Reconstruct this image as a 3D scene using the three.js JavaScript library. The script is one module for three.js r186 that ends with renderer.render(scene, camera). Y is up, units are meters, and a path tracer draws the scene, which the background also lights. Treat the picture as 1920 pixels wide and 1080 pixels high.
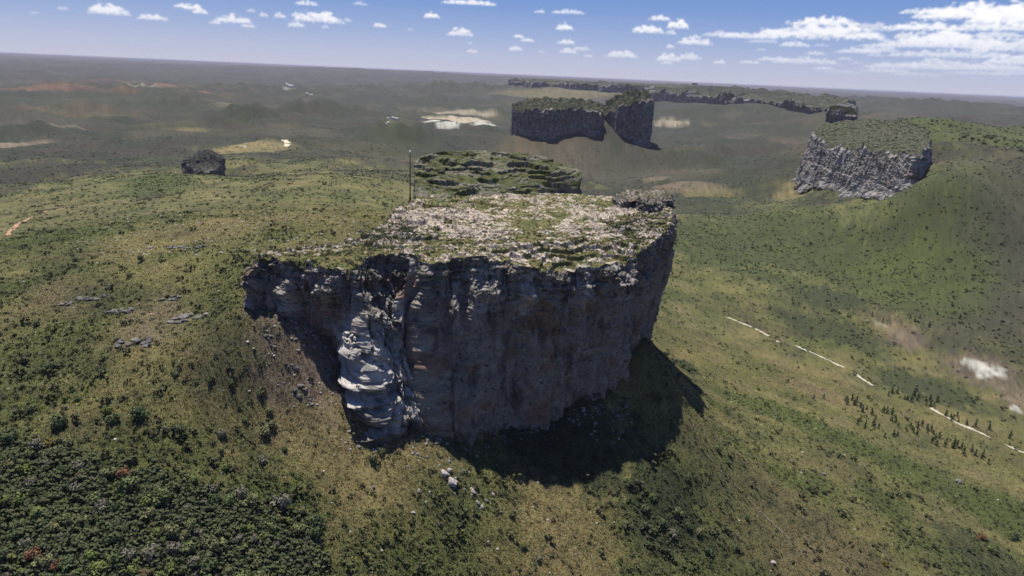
import * as THREE from 'three';
import { createNoise2D, createNoise3D } from 'simplex-noise';
import { mergeGeometries } from 'three/addons/utils/BufferGeometryUtils.js';

/* ------------------------------------------------------------------ camera */
const scene = new THREE.Scene();
const CAMY = 300, RAD = Math.PI / 180;
const camera = new THREE.PerspectiveCamera(45, 16 / 9, 1, 150000);
camera.rotation.order = 'YXZ';
camera.position.set(0, CAMY, 0);
camera.rotation.set(-17.1 * RAD, 0, 2.47 * RAD);
camera.updateMatrixWorld(true); camera.matrixWorldInverse.copy(camera.matrixWorld).invert();

const renderer = new THREE.WebGLRenderer({ antialias: true });
renderer.toneMapping = THREE.LinearToneMapping;
renderer.toneMappingExposure = 1.3;
renderer.shadowMap.enabled = true;

/* ------------------------------------------------------------------- noise */
function rng(seed) { let a = seed >>> 0; return () => { a = (a + 0x6D2B79F5) >>> 0; let t = a; t = Math.imul(t ^ (t >>> 15), t | 1); t ^= t + Math.imul(t ^ (t >>> 7), t | 61); return ((t ^ (t >>> 14)) >>> 0) / 4294967296; }; }
const n2 = createNoise2D(rng(11)), n2b = createNoise2D(rng(29)), n3 = createNoise3D(rng(47));
const fbm = (x, y, o = 4, g = 0.5, n = n2) => { let s = 0, a = 1, t = 0; for (let i = 0; i < o; i++) { s += a * n(x, y); t += a; a *= g; x = x * 2.03 + 17.1; y = y * 2.03 - 9.7; } return s / t; };
const clamp = (x, a, b) => Math.min(b, Math.max(a, x));
const sstep = (a, b, x) => { const t = clamp((x - a) / (b - a), 0, 1); return t * t * (3 - 2 * t); };
const lerp = (a, b, t) => a + (b - a) * t;
const hash = (i, j = 0) => { let h = Math.imul(i | 0, 374761393) ^ Math.imul(j | 0, 668265263); h = Math.imul(h ^ (h >>> 13), 1274126177); return ((h ^ (h >>> 16)) >>> 0) / 4294967296; };
const lin = (r, g, b) => { const f = (c) => { c /= 255; return c <= 0.04045 ? c / 12.92 : Math.pow((c + 0.055) / 1.055, 2.4); }; return [f(r), f(g), f(b)]; };
const mix3 = (a, b, t) => [a[0] + (b[0] - a[0]) * t, a[1] + (b[1] - a[1]) * t, a[2] + (b[2] - a[2]) * t];

/* --------------------------------------------------- photo pixels to places */
const FPX = 540 / Math.tan(22.5 * RAD);
function ray(u, v) {                                   // scaled so that its horizontal length is 1
  const d = new THREE.Vector3((u - 960) / FPX, (540 - v) / FPX, -1).applyQuaternion(camera.quaternion);
  return d.multiplyScalar(1 / Math.hypot(d.x, d.z));
}
function atH(u, v, rel) { const d = ray(u, v), t = rel / d.y; return new THREE.Vector3(d.x * t, CAMY + rel, d.z * t); }
function atD(u, v, D) { const d = ray(u, v); return new THREE.Vector3(d.x * D, CAMY + d.y * D, d.z * D); }
function atDH(u, D, rel) {                              // pixel column, distance and height under the camera
  let lo = -2000, hi = 4000; for (let i = 0; i < 40; i++) { const m = (lo + hi) / 2; if (ray(u, m).y * D > rel) lo = m; else hi = m; }
  return atD(u, (lo + hi) / 2, D);
}
function toPixel(p) { const q = p.clone().applyMatrix4(camera.matrixWorldInverse); return [960 + FPX * q.x / -q.z, 540 - FPX * q.y / -q.z, -q.z]; }

/* --------------------------------------------------------------------- sky */
const SUN = new THREE.Vector3(-0.195, 0.93, -0.30).normalize();
function makeSky() {
  const W = 4096, H = 2048, data = new Float32Array(W * H * 4);
  const stops = [[0, lin(196, 197, 216)], [0.022, lin(184, 192, 218)], [0.05, lin(160, 178, 217)], [0.085, lin(130, 160, 213)], [0.13, lin(104, 143, 208)], [0.25, lin(84, 120, 188)], [0.5, lin(68, 98, 162)], [1, lin(58, 84, 145)]];
  const clouds = [];                                    // azimuth, elevation of the flat base, half width, height (radians), density, seed
  const put = (u, v, w, h, d = 1) => { const a = ray(u, v + h / 2); clouds.push([Math.atan2(a.x, -a.z), Math.atan(a.y), w / 2 / FPX, h / FPX * (u > 1380 ? 0.64 : 0.92), d * (u > 1380 ? (h < 20 ? 0.74 : 0.95) : 0.95), clouds.length * 7.3]); };
  // what the photograph shows: centre, width and height in pixels, density
  for (const c of [[205, 17, 62, 17], [287, 31, 46, 10], [340, 10, 24, 7, .9], [362, 12, 30, 10], [376, 21, 26, 7], [437, 34, 62, 15], [403, 41, 18, 6, .7], [466, 48, 26, 6, .8], [470, 19, 16, 5, .5], [494, 27, 16, 7, .6], [525, 28, 20, 9, .8],
    [598, 31, 86, 19], [560, 27, 26, 8, .8], [556, 45, 30, 9, .8], [610, 50, 12, 5, .6], [652, 37, 14, 5, .5], [575, 5, 40, 8, .7], [712, 46, 24, 8, .9], [675, 6, 26, 6, .5], [770, 55, 12, 4, .5], [810, 27, 30, 11], [863, 59, 50, 14], [880, 3, 100, 10, .9], [886, 95, 20, 6], [881, 80, 8, 4, .7], [118, 15, 16, 6, .5], [65, 24, 14, 4, .4],
    [972, 67, 22, 7], [988, 74, 26, 7, .9], [967, 90, 28, 8], [1012, 21, 20, 5, .6], [1065, 21, 60, 8, .7], [1058, 49, 32, 12], [1062, 77, 32, 9], [1066, 94, 36, 10, .8], [1090, 90, 34, 8, .7], [1104, 104, 18, 5, .6], [1165, 100, 60, 13, .95], [1016, 96, 14, 4, .5],
    [1215, 53, 58, 15, .95], [1236, 33, 40, 9, .9], [1271, 43, 38, 18], [1303, 75, 62, 15, .95], [1258, 60, 20, 8, .7], [1257, 86, 16, 6, .8], [1253, 106, 44, 15], [1292, 105, 44, 12, .8], [1250, 117, 22, 5, .7], [1350, 115, 22, 7], [1405, 114, 36, 9], [1490, 80, 50, 13], [1430, 75, 60, 10, .6], [1427, 92, 18, 5, .5], [1402, 63, 100, 16], [1355, 63, 70, 9, .7],
    [1530, 50, 216, 42], [1545, 36, 110, 20], [1628, 46, 70, 22, .55], [1452, 108, 60, 11], [1510, 110, 110, 17, .9], [1528, 98, 34, 8], [1545, 126, 36, 7, .9], [1540, 83, 24, 6, .5], [1585, 108, 24, 8, .6], [1608, 92, 70, 14], [1650, 88, 60, 18, .9], [1640, 102, 28, 6, .8], [1608, 116, 20, 6, .6],
    [1692, 48, 60, 10], [1735, 45, 100, 22, .95], [1790, 20, 120, 26, .95], [1725, 18, 60, 13], [1850, 14, 180, 40], [1900, 22, 130, 46], [1880, 47, 150, 20, .9], [1765, 68, 170, 32], [1775, 62, 70, 28], [1700, 64, 40, 16], [1740, 82, 210, 14, .95], [1870, 62, 70, 14, .9],
    [1690, 120, 120, 16, .9], [1660, 130, 80, 10, .8], [1780, 98, 190, 18, .95], [1750, 110, 34, 12], [1800, 118, 170, 16, .9], [1890, 80, 110, 30, .85], [1840, 92, 22, 10], [1900, 108, 80, 24, .95], [1775, 125, 30, 8], [1860, 125, 120, 14, .8], [1830, 135, 90, 8, .6], [1720, 138, 80, 8, .5], [1900, 135, 60, 10, .6], [1580, 133, 60, 6, .4]]) put(c[0], c[1], c[2], c[3], c[4] ?? 1);
  const R = rng(5);                                     // the same fair-weather clouds go on round the horizon
  for (let i = 0; i < 420; i++) {
    const az = (R() * 2 - 1) * Math.PI, el = 0.015 + 0.5 * Math.pow(R(), 2.2), w = (0.006 + 0.03 * R() * R()) * (0.6 + el * 5);
    if (Math.abs(az) < 0.7 && el < 0.19) { R(); continue; }
    clouds.push([az, el, w, w * (0.35 + 0.5 * R() * Math.min(1, el * 5)), 0.6 + 0.4 * R(), 400 + i * 3.1]);
  }
  for (let j = 0; j < H; j++) {
    const el = ((j + 0.5) / H - 0.5) * Math.PI, y = Math.max(0, Math.sin(el));
    let k = 0; while (k < stops.length - 2 && y > stops[k + 1][0]) k++;
    const base = mix3(stops[k][1], stops[k + 1][1], clamp((y - stops[k][0]) / (stops[k + 1][0] - stops[k][0]), 0, 1));
    const here = clouds.filter((c) => el > c[1] - c[3] * 0.5 && el < c[1] + c[3] * 1.9);
    const row = [];
    for (let i = 0; i < W; i++) row.push(base[0], base[1], base[2]);
    for (const [az, e0, hw, h, dens, sd] of here) {
      const mid = (az - Math.PI / 2) / (2 * Math.PI) + 0.5, span = hw / (2 * Math.PI) * 1.35;
      for (let q = Math.floor((mid - span) * W); q <= Math.ceil((mid + span) * W); q++) {
        const a = ((q + 0.5) / W - mid) * 2 * Math.PI, X = a / hw, Y = (el - e0) / h, i = ((q % W) + W) % W;
        const asp = hw / h;
        const puff = fbm(X * Math.max(1.2, asp * 0.75) + sd, Y * 1.5 + sd * 0.7, 4, 0.55);
        const fine = fbm(X * asp * 2.4 + sd, Y * 3.4 - sd, 3, 0.6, n2b);
        const top = 0.85 * Math.pow(Math.max(0, 1 - X * X), 0.7) * (1 + 0.6 * puff) + 0.10 * fine;
        const bot = -0.05 + 0.22 * fine + 0.1 * puff;
        let al = sstep(-0.08, 0.24, top - Y) * sstep(-0.10, 0.2, Y - bot) * sstep(1.3, 0.75, Math.abs(X) + 0.25 * fine);
        al = clamp(al * (0.95 + 0.8 * puff), 0, 1) * dens;
        if (al <= 0) continue;
        const c = [1.02, 1.01, 1.03];
        const far = sstep(0.085, 0.01, el) * 0.5, cc = mix3(c, base, far);
        for (let m = 0; m < 3; m++) row[i * 3 + m] = lerp(row[i * 3 + m], cc[m], al);
      }
    }
    for (let i = 0; i < W; i++) { const o = (j * W + i) * 4; data[o] = row[i * 3] / 1.3; data[o + 1] = row[i * 3 + 1] / 1.3; data[o + 2] = row[i * 3 + 2] / 1.3; data[o + 3] = 1; }
  }
  const t = new THREE.DataTexture(data, W, H, THREE.RGBAFormat, THREE.FloatType);
  t.mapping = THREE.EquirectangularReflectionMapping; t.magFilter = THREE.LinearFilter; t.needsUpdate = true;
  return t;
}
scene.background = makeSky();
scene.environment = scene.background;

/* --------------------------------------------------------------------- sun */
const sun = new THREE.DirectionalLight(new THREE.Color(1, 0.955, 0.88), 4.8);
sun.position.copy(SUN).multiplyScalar(900).add(new THREE.Vector3(0, 150, -400));
sun.target.position.set(0, 150, -400);
sun.castShadow = true;
sun.shadow.mapSize.set(4096, 4096);
Object.assign(sun.shadow.camera, { left: -700, right: 700, top: 700, bottom: -700, near: 10, far: 3000 });
scene.add(sun, sun.target);
scene.fog = new THREE.FogExp2(new THREE.Color(0.82, 0.81, 1.0), 0.000021);

console.log('sky done');

/* ------------------------------------------------------------ shared pieces */
const taken = new Map();
function numbered(name) { const k = taken.get(name) ?? 0; taken.set(name, k + 1); return k ? `${name}_${String(k).padStart(3, '0')}` : name; }
function tag(o, label, category, group) { o.userData.label = label; o.userData.category = category; if (group) o.userData.group = group; return o; }
function thing(name, label, category, p, group) { const g = new THREE.Group(); g.name = numbered(name); if (p) g.position.copy(p); tag(g, label, category, group); scene.add(g); return g; }
function part(name, geometry, material, parent) { const m = new THREE.Mesh(geometry, material); m.name = name; m.castShadow = m.receiveShadow = true; parent.add(m); return m; }
function structure(name, geometry, material) { const m = part(name, geometry, material, scene); m.name = numbered(name); m.userData.kind = 'structure'; return m; }

function noiseTexture(size, fn, srgb) {                 // fn(x, y) -> [r, g, b] 0..1, x and y in 0..1, made to tile
  const d = new Uint8Array(size * size * 4);
  for (let j = 0; j < size; j++) for (let i = 0; i < size; i++) {
    const c = fn(i / size, j / size), o = (j * size + i) * 4;
    d[o] = clamp(c[0], 0, 1) * 255; d[o + 1] = clamp(c[1], 0, 1) * 255; d[o + 2] = clamp(c[2], 0, 1) * 255; d[o + 3] = 255;
  }
  const t = new THREE.DataTexture(d, size, size); t.wrapS = t.wrapT = THREE.RepeatWrapping; t.magFilter = THREE.LinearFilter; t.minFilter = THREE.LinearMipmapLinearFilter;
  if (srgb) t.colorSpace = THREE.SRGBColorSpace; t.needsUpdate = true; return t;
}
function tiled(x, y, f, n = n3) {                       // tiling noise on a torus of two circles
  const a = x * 2 * Math.PI, b = y * 2 * Math.PI, r = f / (2 * Math.PI);
  return 0.6 * n(Math.cos(a) * r + 5, Math.sin(a) * r, Math.cos(b) * r + 3 * Math.sin(b) * r) + 0.4 * n(Math.cos(b) * r - 7, Math.sin(b) * r, Math.sin(a) * r + 2 * Math.cos(a) * r);
}
const groundTex = noiseTexture(1024, (x, y) => {        // grass, twigs and soil, 36 m across
  const c = tiled(x, y, 22), m = tiled(x, y, 70), f = tiled(x, y, 190), g = hash(Math.floor(x * 1024), Math.floor(y * 1024) + 77) - 0.5;
  const v = 0.80 + 0.10 * c + 0.16 * m + 0.18 * f + 0.16 * g, hue = 0.05 * m - 0.04 * c;
  return [v + hue, v, v - 0.05 - hue * 0.6];
}, true);
const groundBump = noiseTexture(1024, (x, y) => { const v = 0.5 + 0.2 * tiled(x, y, 40) + 0.28 * tiled(x, y, 150) + 0.3 * (hash(Math.floor(x * 1024), Math.floor(y * 1024)) - 0.5); return [v, v, v]; });
const rockTex = noiseTexture(1024, (x, y) => {          // weathered sandstone with lichen specks, 16 m across
  const c = tiled(x, y, 9), m = tiled(x, y * 2 % 1, 36), f = tiled(x, y, 130), g = hash(Math.floor(x * 1024), Math.floor(y * 1024) + 5) - 0.5;
  const v = 0.80 + 0.09 * c + 0.12 * m + 0.16 * f + 0.1 * g;
  return [v + 0.02 * m, v, v - 0.01 * m];
}, true);
const rockBump = noiseTexture(1024, (x, y) => { const v = 0.5 + 0.3 * tiled(x, y, 30) + 0.25 * tiled(x, y, 110) + 0.2 * (hash(Math.floor(x * 1024), Math.floor(y * 1024) + 3) - 0.5); return [v, v, v]; });
const groundMat = new THREE.MeshStandardMaterial({ vertexColors: true, roughness: 1, map: groundTex, bumpMap: groundBump, bumpScale: 0.5 });
const rockMat = new THREE.MeshStandardMaterial({ vertexColors: true, roughness: 0.95, map: rockTex, bumpMap: rockBump, bumpScale: 0.22, flatShading: true });
const topMat = new THREE.MeshStandardMaterial({ vertexColors: true, roughness: 1, map: groundTex, bumpMap: rockBump, bumpScale: 0.3, flatShading: true });
console.log('textures done');

/* ---------------------------------------------------------- terrain heights */
// points of the ground read from the photograph: pixel and height under the camera
const seen = [
  [-250, 1080, -145], [0, 1080, -147], [300, 1080, -152], [600, 1080, -166], [960, 1080, -186], [1300, 1080, -200], [1600, 1080, -214], [1900, 1080, -234], [2150, 1080, -250], [960, 1400, -212], [300, 1400, -175], [1600, 1400, -235],
  [0, 950, -138], [300, 900, -138], [600, 900, -151], [800, 900, -160], [1020, 915, -174], [1140, 900, -177], [1255, 845, -169],
  [0, 800, -127], [300, 780, -126], [500, 760, -132], [590, 740, -131], [560, 650, -114], [-250, 700, -122],
  [1400, 950, -194], [1600, 950, -212], [1750, 950, -227], [1900, 940, -242], [1350, 800, -188], [1500, 820, -213], [1650, 830, -234], [1800, 850, -247], [1900, 845, -250], [1290, 760, -172],
  [0, 600, -113], [150, 600, -111], [300, 600, -108], [400, 560, -103], [450, 640, -109], [200, 500, -107], [0, 500, -113], [-250, 500, -121],
  [0, 440, -130], [0, 395, -160], [100, 400, -142], [300, 450, -103], [420, 440, -97], [500, 440, -92], [600, 410, -96], [300, 400, -120], [450, 370, -122], [650, 350, -122], [700, 320, -140],
  [300, 330, -152], [380, 328, -150], [100, 330, -180], [480, 300, -163], [650, 300, -168], [0, 300, -205], [0, 270, -218], [200, 280, -214], [400, 262, -204], [470, 270, -190], [550, 272, -188], [620, 262, -205],
  [760, 240, -176], [690, 252, -222], [840, 252, -224], [760, 275, -212], [100, 230, -236], [300, 230, -236], [420, 225, -222], [500, 222, -206], [600, 215, -212], [0, 190, -240], [300, 190, -235], [600, 190, -228], [900, 232, -236], [850, 200, -235], [700, 170, -226],
  [1300, 600, -222], [1400, 560, -226], [1300, 450, -214], [1280, 400, -212], [1400, 400, -206], [1500, 450, -204], [1650, 450, -190], [1850, 450, -168], [1910, 380, -132], [1600, 550, -222], [1850, 560, -211], [1700, 650, -241], [1900, 690, -245], [1500, 640, -237], [1400, 600, -232],
  [1340, 690, -214], [1500, 384, -182], [1450, 378, -198], [1790, 330, -118], [1790, 292, -88], [1900, 300, -92], [1900, 244, -80], [1750, 232, -84], [2150, 300, -95], [2150, 240, -80], [2150, 450, -170],
  [1460, 231, -242], [1385, 224, -242], [1300, 213, -240], [1540, 229, -238], [1230, 205, -240],
  [1400, 250, -244], [1300, 330, -238], [1440, 310, -238], [1350, 275, -242], [1250, 235, -243], [1900, 212, -150], [1800, 200, -180],
  [1000, 302, -236], [1100, 308, -238], [1200, 308, -238], [925, 274, -232], [942, 259, -206], [1060, 278, -207], [1120, 274, -203], [1180, 282, -213], [1100, 345, -238], [1000, 335, -238], [1280, 290, -240], [870, 285, -236], [1200, 350, -236], [1150, 385, -226], [1250, 285, -225],
];
// and where the rocks or the frame hide it: pixel column, distance, height
const hidden = [
   [1208, 350, -124], [1238, 352, -138], [1265, 362, -156], [1290, 390, -178], [1310, 440, -196],
  [560, 330, -94], [700, 340, -108], [850, 345, -140], [1000, 350, -142], [1100, 350, -142], [1160, 360, -138], [850, 430, -100], [1000, 440, -104], [1120, 440, -135], [700, 450, -100], [760, 520, -108], [900, 540, -110], [1020, 540, -118], [1120, 520, -160], [1200, 470, -178], [1250, 430, -170], [900, 640, -140], [1020, 660, -160],
  [1600, 1420, -120], [1700, 1420, -98], [1560, 1600, -150], [1650, 1650, -110], [1100, 2300, -140], [1050, 2600, -190], [1200, 2500, -200],
  [-300, 5000, -235], [100, 5500, -232], [500, 5500, -225], [900, 5200, -232], [1250, 5200, -150], [1450, 5000, -110], [1700, 5000, -150], [2100, 5000, -170], [1060, 6600, -190],
  [-400, 12000, -225], [0, 11000, -225], [400, 12000, -215], [800, 11000, -200], [1200, 11000, -150], [1500, 11000, -170], [1900, 11000, -190], [2300, 11000, -200],
  [-400, 22000, -150], [0, 22000, -140], [300, 22000, -150], [470, 21000, -130], [600, 20000, -52], [700, 20000, -46], [780, 20000, -58], [860, 21000, -110], [1000, 21000, -95], [1200, 22000, -110], [1500, 22000, -150], [1900, 22000, -170], [2300, 22000, -170],
  [-400, 60000, -60], [200, 60000, -60], [700, 60000, -60], [1200, 60000, -60], [1700, 60000, -90], [2300, 60000, -90],
];
const feet = [[1790, 252, 1750], [1650, 226, 2100], [488, 570, 307], [530, 582, 303], [565, 598, 298], [605, 645, 292], [640, 700, 288], [655, 748, 273], [690, 796, 269], [750, 802, 270], [800, 814, 270], [850, 822, 278], [930, 806, 291], [1000, 792, 304], [1090, 770, 311], [1140, 764, 316], [1182, 760, 321], [1202, 712, 329], [500, 586, 299], [545, 612, 292],
  [965, 247, 2232], [1000, 253, 2188], [1050, 256, 2180], [1090, 254, 2180], [1122, 246, 2195], [1150, 236, 2235], [1127, 213, 2290], [1140, 221, 2262], [1128, 203, 2340], [1105, 236, 2187], [1190, 251, 2212], [1230, 266, 2212], [1514, 338, 1510], [1540, 347, 1440], [1580, 351, 1328], [1620, 358, 1246], [1660, 358, 1196], [1700, 354, 1134], [1738, 332, 1090], [1762, 312, 1140], [1778, 290, 1200], [1768, 272, 1300],
  [1556, 214, 4230], [1480, 209, 4680], [1400, 203, 5030], [1365, 199, 5480], [1330, 192, 5600], [1235, 182, 6280], [1180, 175, 7300], [1060, 168, 7450]];   // the cliff's foot: pixel, distance
const ctrl = [];
for (const [u, v, D] of feet) { const p = atD(u, v, D); ctrl.push([Math.atan2(p.x, -p.z), Math.log(D), p.y - CAMY]); }
for (const [u, v, y] of seen) { const p = atH(u, v, y); ctrl.push([Math.atan2(p.x, -p.z), Math.log(Math.hypot(p.x, p.z)), y]); }
for (const [u, D, y] of hidden) { const p = atDH(u, D, y); ctrl.push([Math.atan2(p.x, -p.z), Math.log(D), y]); }
for (const a of [-2.6, -1.7, -1.15, 1.15, 1.7, 2.6]) for (const [D, y] of [[60, -215], [250, -200], [1000, -215], [5000, -230], [20000, -190], [60000, -90]]) ctrl.push([a, Math.log(D), y + (a > 0 && D < 1500 ? -25 : 0)]);
for (const a of [-0.6, 0, 0.6]) ctrl.push([a, Math.log(60), -230], [a, Math.log(15), -232]);
function solveRBF(points, c) {                          // multiquadric through scattered points
  const n = points.length, A = [], phi = (a, b) => Math.sqrt((a[0] - b[0]) ** 2 + (a[1] - b[1]) ** 2 + c * c);
  const mean = points.reduce((s, p) => s + p[2], 0) / n;
  for (let i = 0; i < n; i++) { const r = new Float64Array(n + 1); for (let j = 0; j < n; j++) r[j] = phi(points[i], points[j]); r[i] -= 0.004; r[n] = points[i][2] - mean; A.push(r); }
  for (let i = 0; i < n; i++) {
    let b = i; for (let k = i + 1; k < n; k++) if (Math.abs(A[k][i]) > Math.abs(A[b][i])) b = k;
    [A[i], A[b]] = [A[b], A[i]];
    for (let k = i + 1; k < n; k++) { const f = A[k][i] / A[i][i]; if (f) for (let j = i; j <= n; j++) A[k][j] -= f * A[i][j]; }
  }
  const w = new Float64Array(n);
  for (let i = n - 1; i >= 0; i--) { let s = A[i][n]; for (let j = i + 1; j < n; j++) s -= A[i][j] * w[j]; w[i] = s / A[i][i]; }
  return (x, y) => { let s = mean; for (let i = 0; i < n; i++) { const dx = x - points[i][0], dy = y - points[i][1]; s += w[i] * Math.sqrt(dx * dx + dy * dy + c * c); } return s; };
}
const shape = solveRBF(ctrl, 0.05);
function groundSmooth(x, z) {
  const r = Math.max(8, Math.hypot(x, z)), az = Math.atan2(x, -z);
  return CAMY + lerp(shape(az, Math.log(r)), -225, sstep(1.7, 2.6, Math.abs(az)));
}
// low hills that stand out of the plain: crest pixel column, distance, half width across, half depth, height
const hills = [[760, 2250, 95, 130, 42], [700, 2330, 70, 110, 16], [590, 3500, 210, 300, 62], [660, 3900, 160, 260, 34], [500, 2650, 190, 240, 40], [420, 2850, 180, 220, 34], [560, 1900, 160, 160, 22], [350, 3900, 420, 300, 46], [130, 3300, 480, 260, 60], [30, 2700, 300, 260, 42], [230, 5200, 700, 500, 70], [450, 6200, 800, 600, 70], [820, 5600, 520, 420, 50], [900, 7800, 700, 500, 60], [1330, 2500, 160, 260, 26], [1420, 3000, 240, 320, 30], [1290, 1750, 120, 160, 14], [880, 4300, 300, 300, 34], [700, 7600, 900, 700, 70], [1750, 8200, 900, 700, 60], [1850, 6000, 700, 600, 50], [1650, 9500, 1200, 800, 70], [980, 1500, 120, 110, 14], [200, 1900, 200, 170, 24], [90, 1500, 150, 130, 14]].map(([u, D, w, d, h]) => { const p = atDH(u, D, -220), a = Math.atan2(p.x, -p.z); return [p.x, p.z, Math.cos(a), Math.sin(a), w, d, h]; });
function hillAt(x, z) { let s = 0; for (const [hx, hz, c, n, w, d, h] of hills) { const dx = x - hx, dz = z - hz, a = (dx * c + dz * n) / w, b = (-dx * n + dz * c) / d, q = a * a + b * b; if (q < 6) s += h * Math.exp(-q * 1.1) * (1 + 0.35 * n2(x / w * 1.4, z / w * 1.4)); } return s; }
function groundH(x, z) {
  const r = Math.hypot(x, z);
  let y = groundSmooth(x, z);
  if (r > 1000) y += hillAt(x, z) * (0.85 + 0.3 * n2b(x / 90, z / 90));
  const near = sstep(1400, 500, r), mid = sstep(500, 1300, r), far = sstep(2600, 9000, r);
  if (near > 0) y += near * (1.5 * fbm(x / 60, z / 60, 3) + 0.5 * fbm(x / 11, z / 11, 3, 0.6) - 1.0 * (1 - Math.abs(n2b(x / 34, z / 34))) + 0.7);
  if (mid > 0) y += mid * (1 - 0.4 * far) * (1 + 0.7 * sstep(1500, 3000, r)) * (12 * fbm(x / 330, z / 330, 4) - 15 * (1 - Math.abs(n2b(x / 520, z / 520))) + 8);
  if (far > 0) y += far * (40 * fbm(x / 2600, z / 2600, 5) + 30 * (1 - Math.abs(n2b(x / 1900, z / 1900))) - 12);
  return y;
}
function drop(u, v) {                                   // where the sight line through a pixel meets the ground
  const d = ray(u, v); let t0 = 60, t = 60;
  for (let i = 0; i < 900; i++) { t = t0 * 1.008; if (CAMY + d.y * t < groundH(d.x * t, d.z * t)) break; t0 = t; }
  for (let i = 0; i < 14; i++) { const m = (t0 + t) / 2; if (CAMY + d.y * m < groundH(d.x * m, d.z * m)) t = m; else t0 = m; }
  return new THREE.Vector3(d.x * t, groundH(d.x * t, d.z * t), d.z * t);
}

/* ------------------------------------------------------------ ground colours */
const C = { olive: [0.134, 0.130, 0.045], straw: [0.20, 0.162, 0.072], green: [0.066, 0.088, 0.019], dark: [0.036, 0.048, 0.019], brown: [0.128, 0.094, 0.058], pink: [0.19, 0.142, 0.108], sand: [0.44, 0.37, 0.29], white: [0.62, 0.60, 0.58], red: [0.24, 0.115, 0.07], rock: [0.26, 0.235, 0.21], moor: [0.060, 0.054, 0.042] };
const patches = [];
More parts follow.
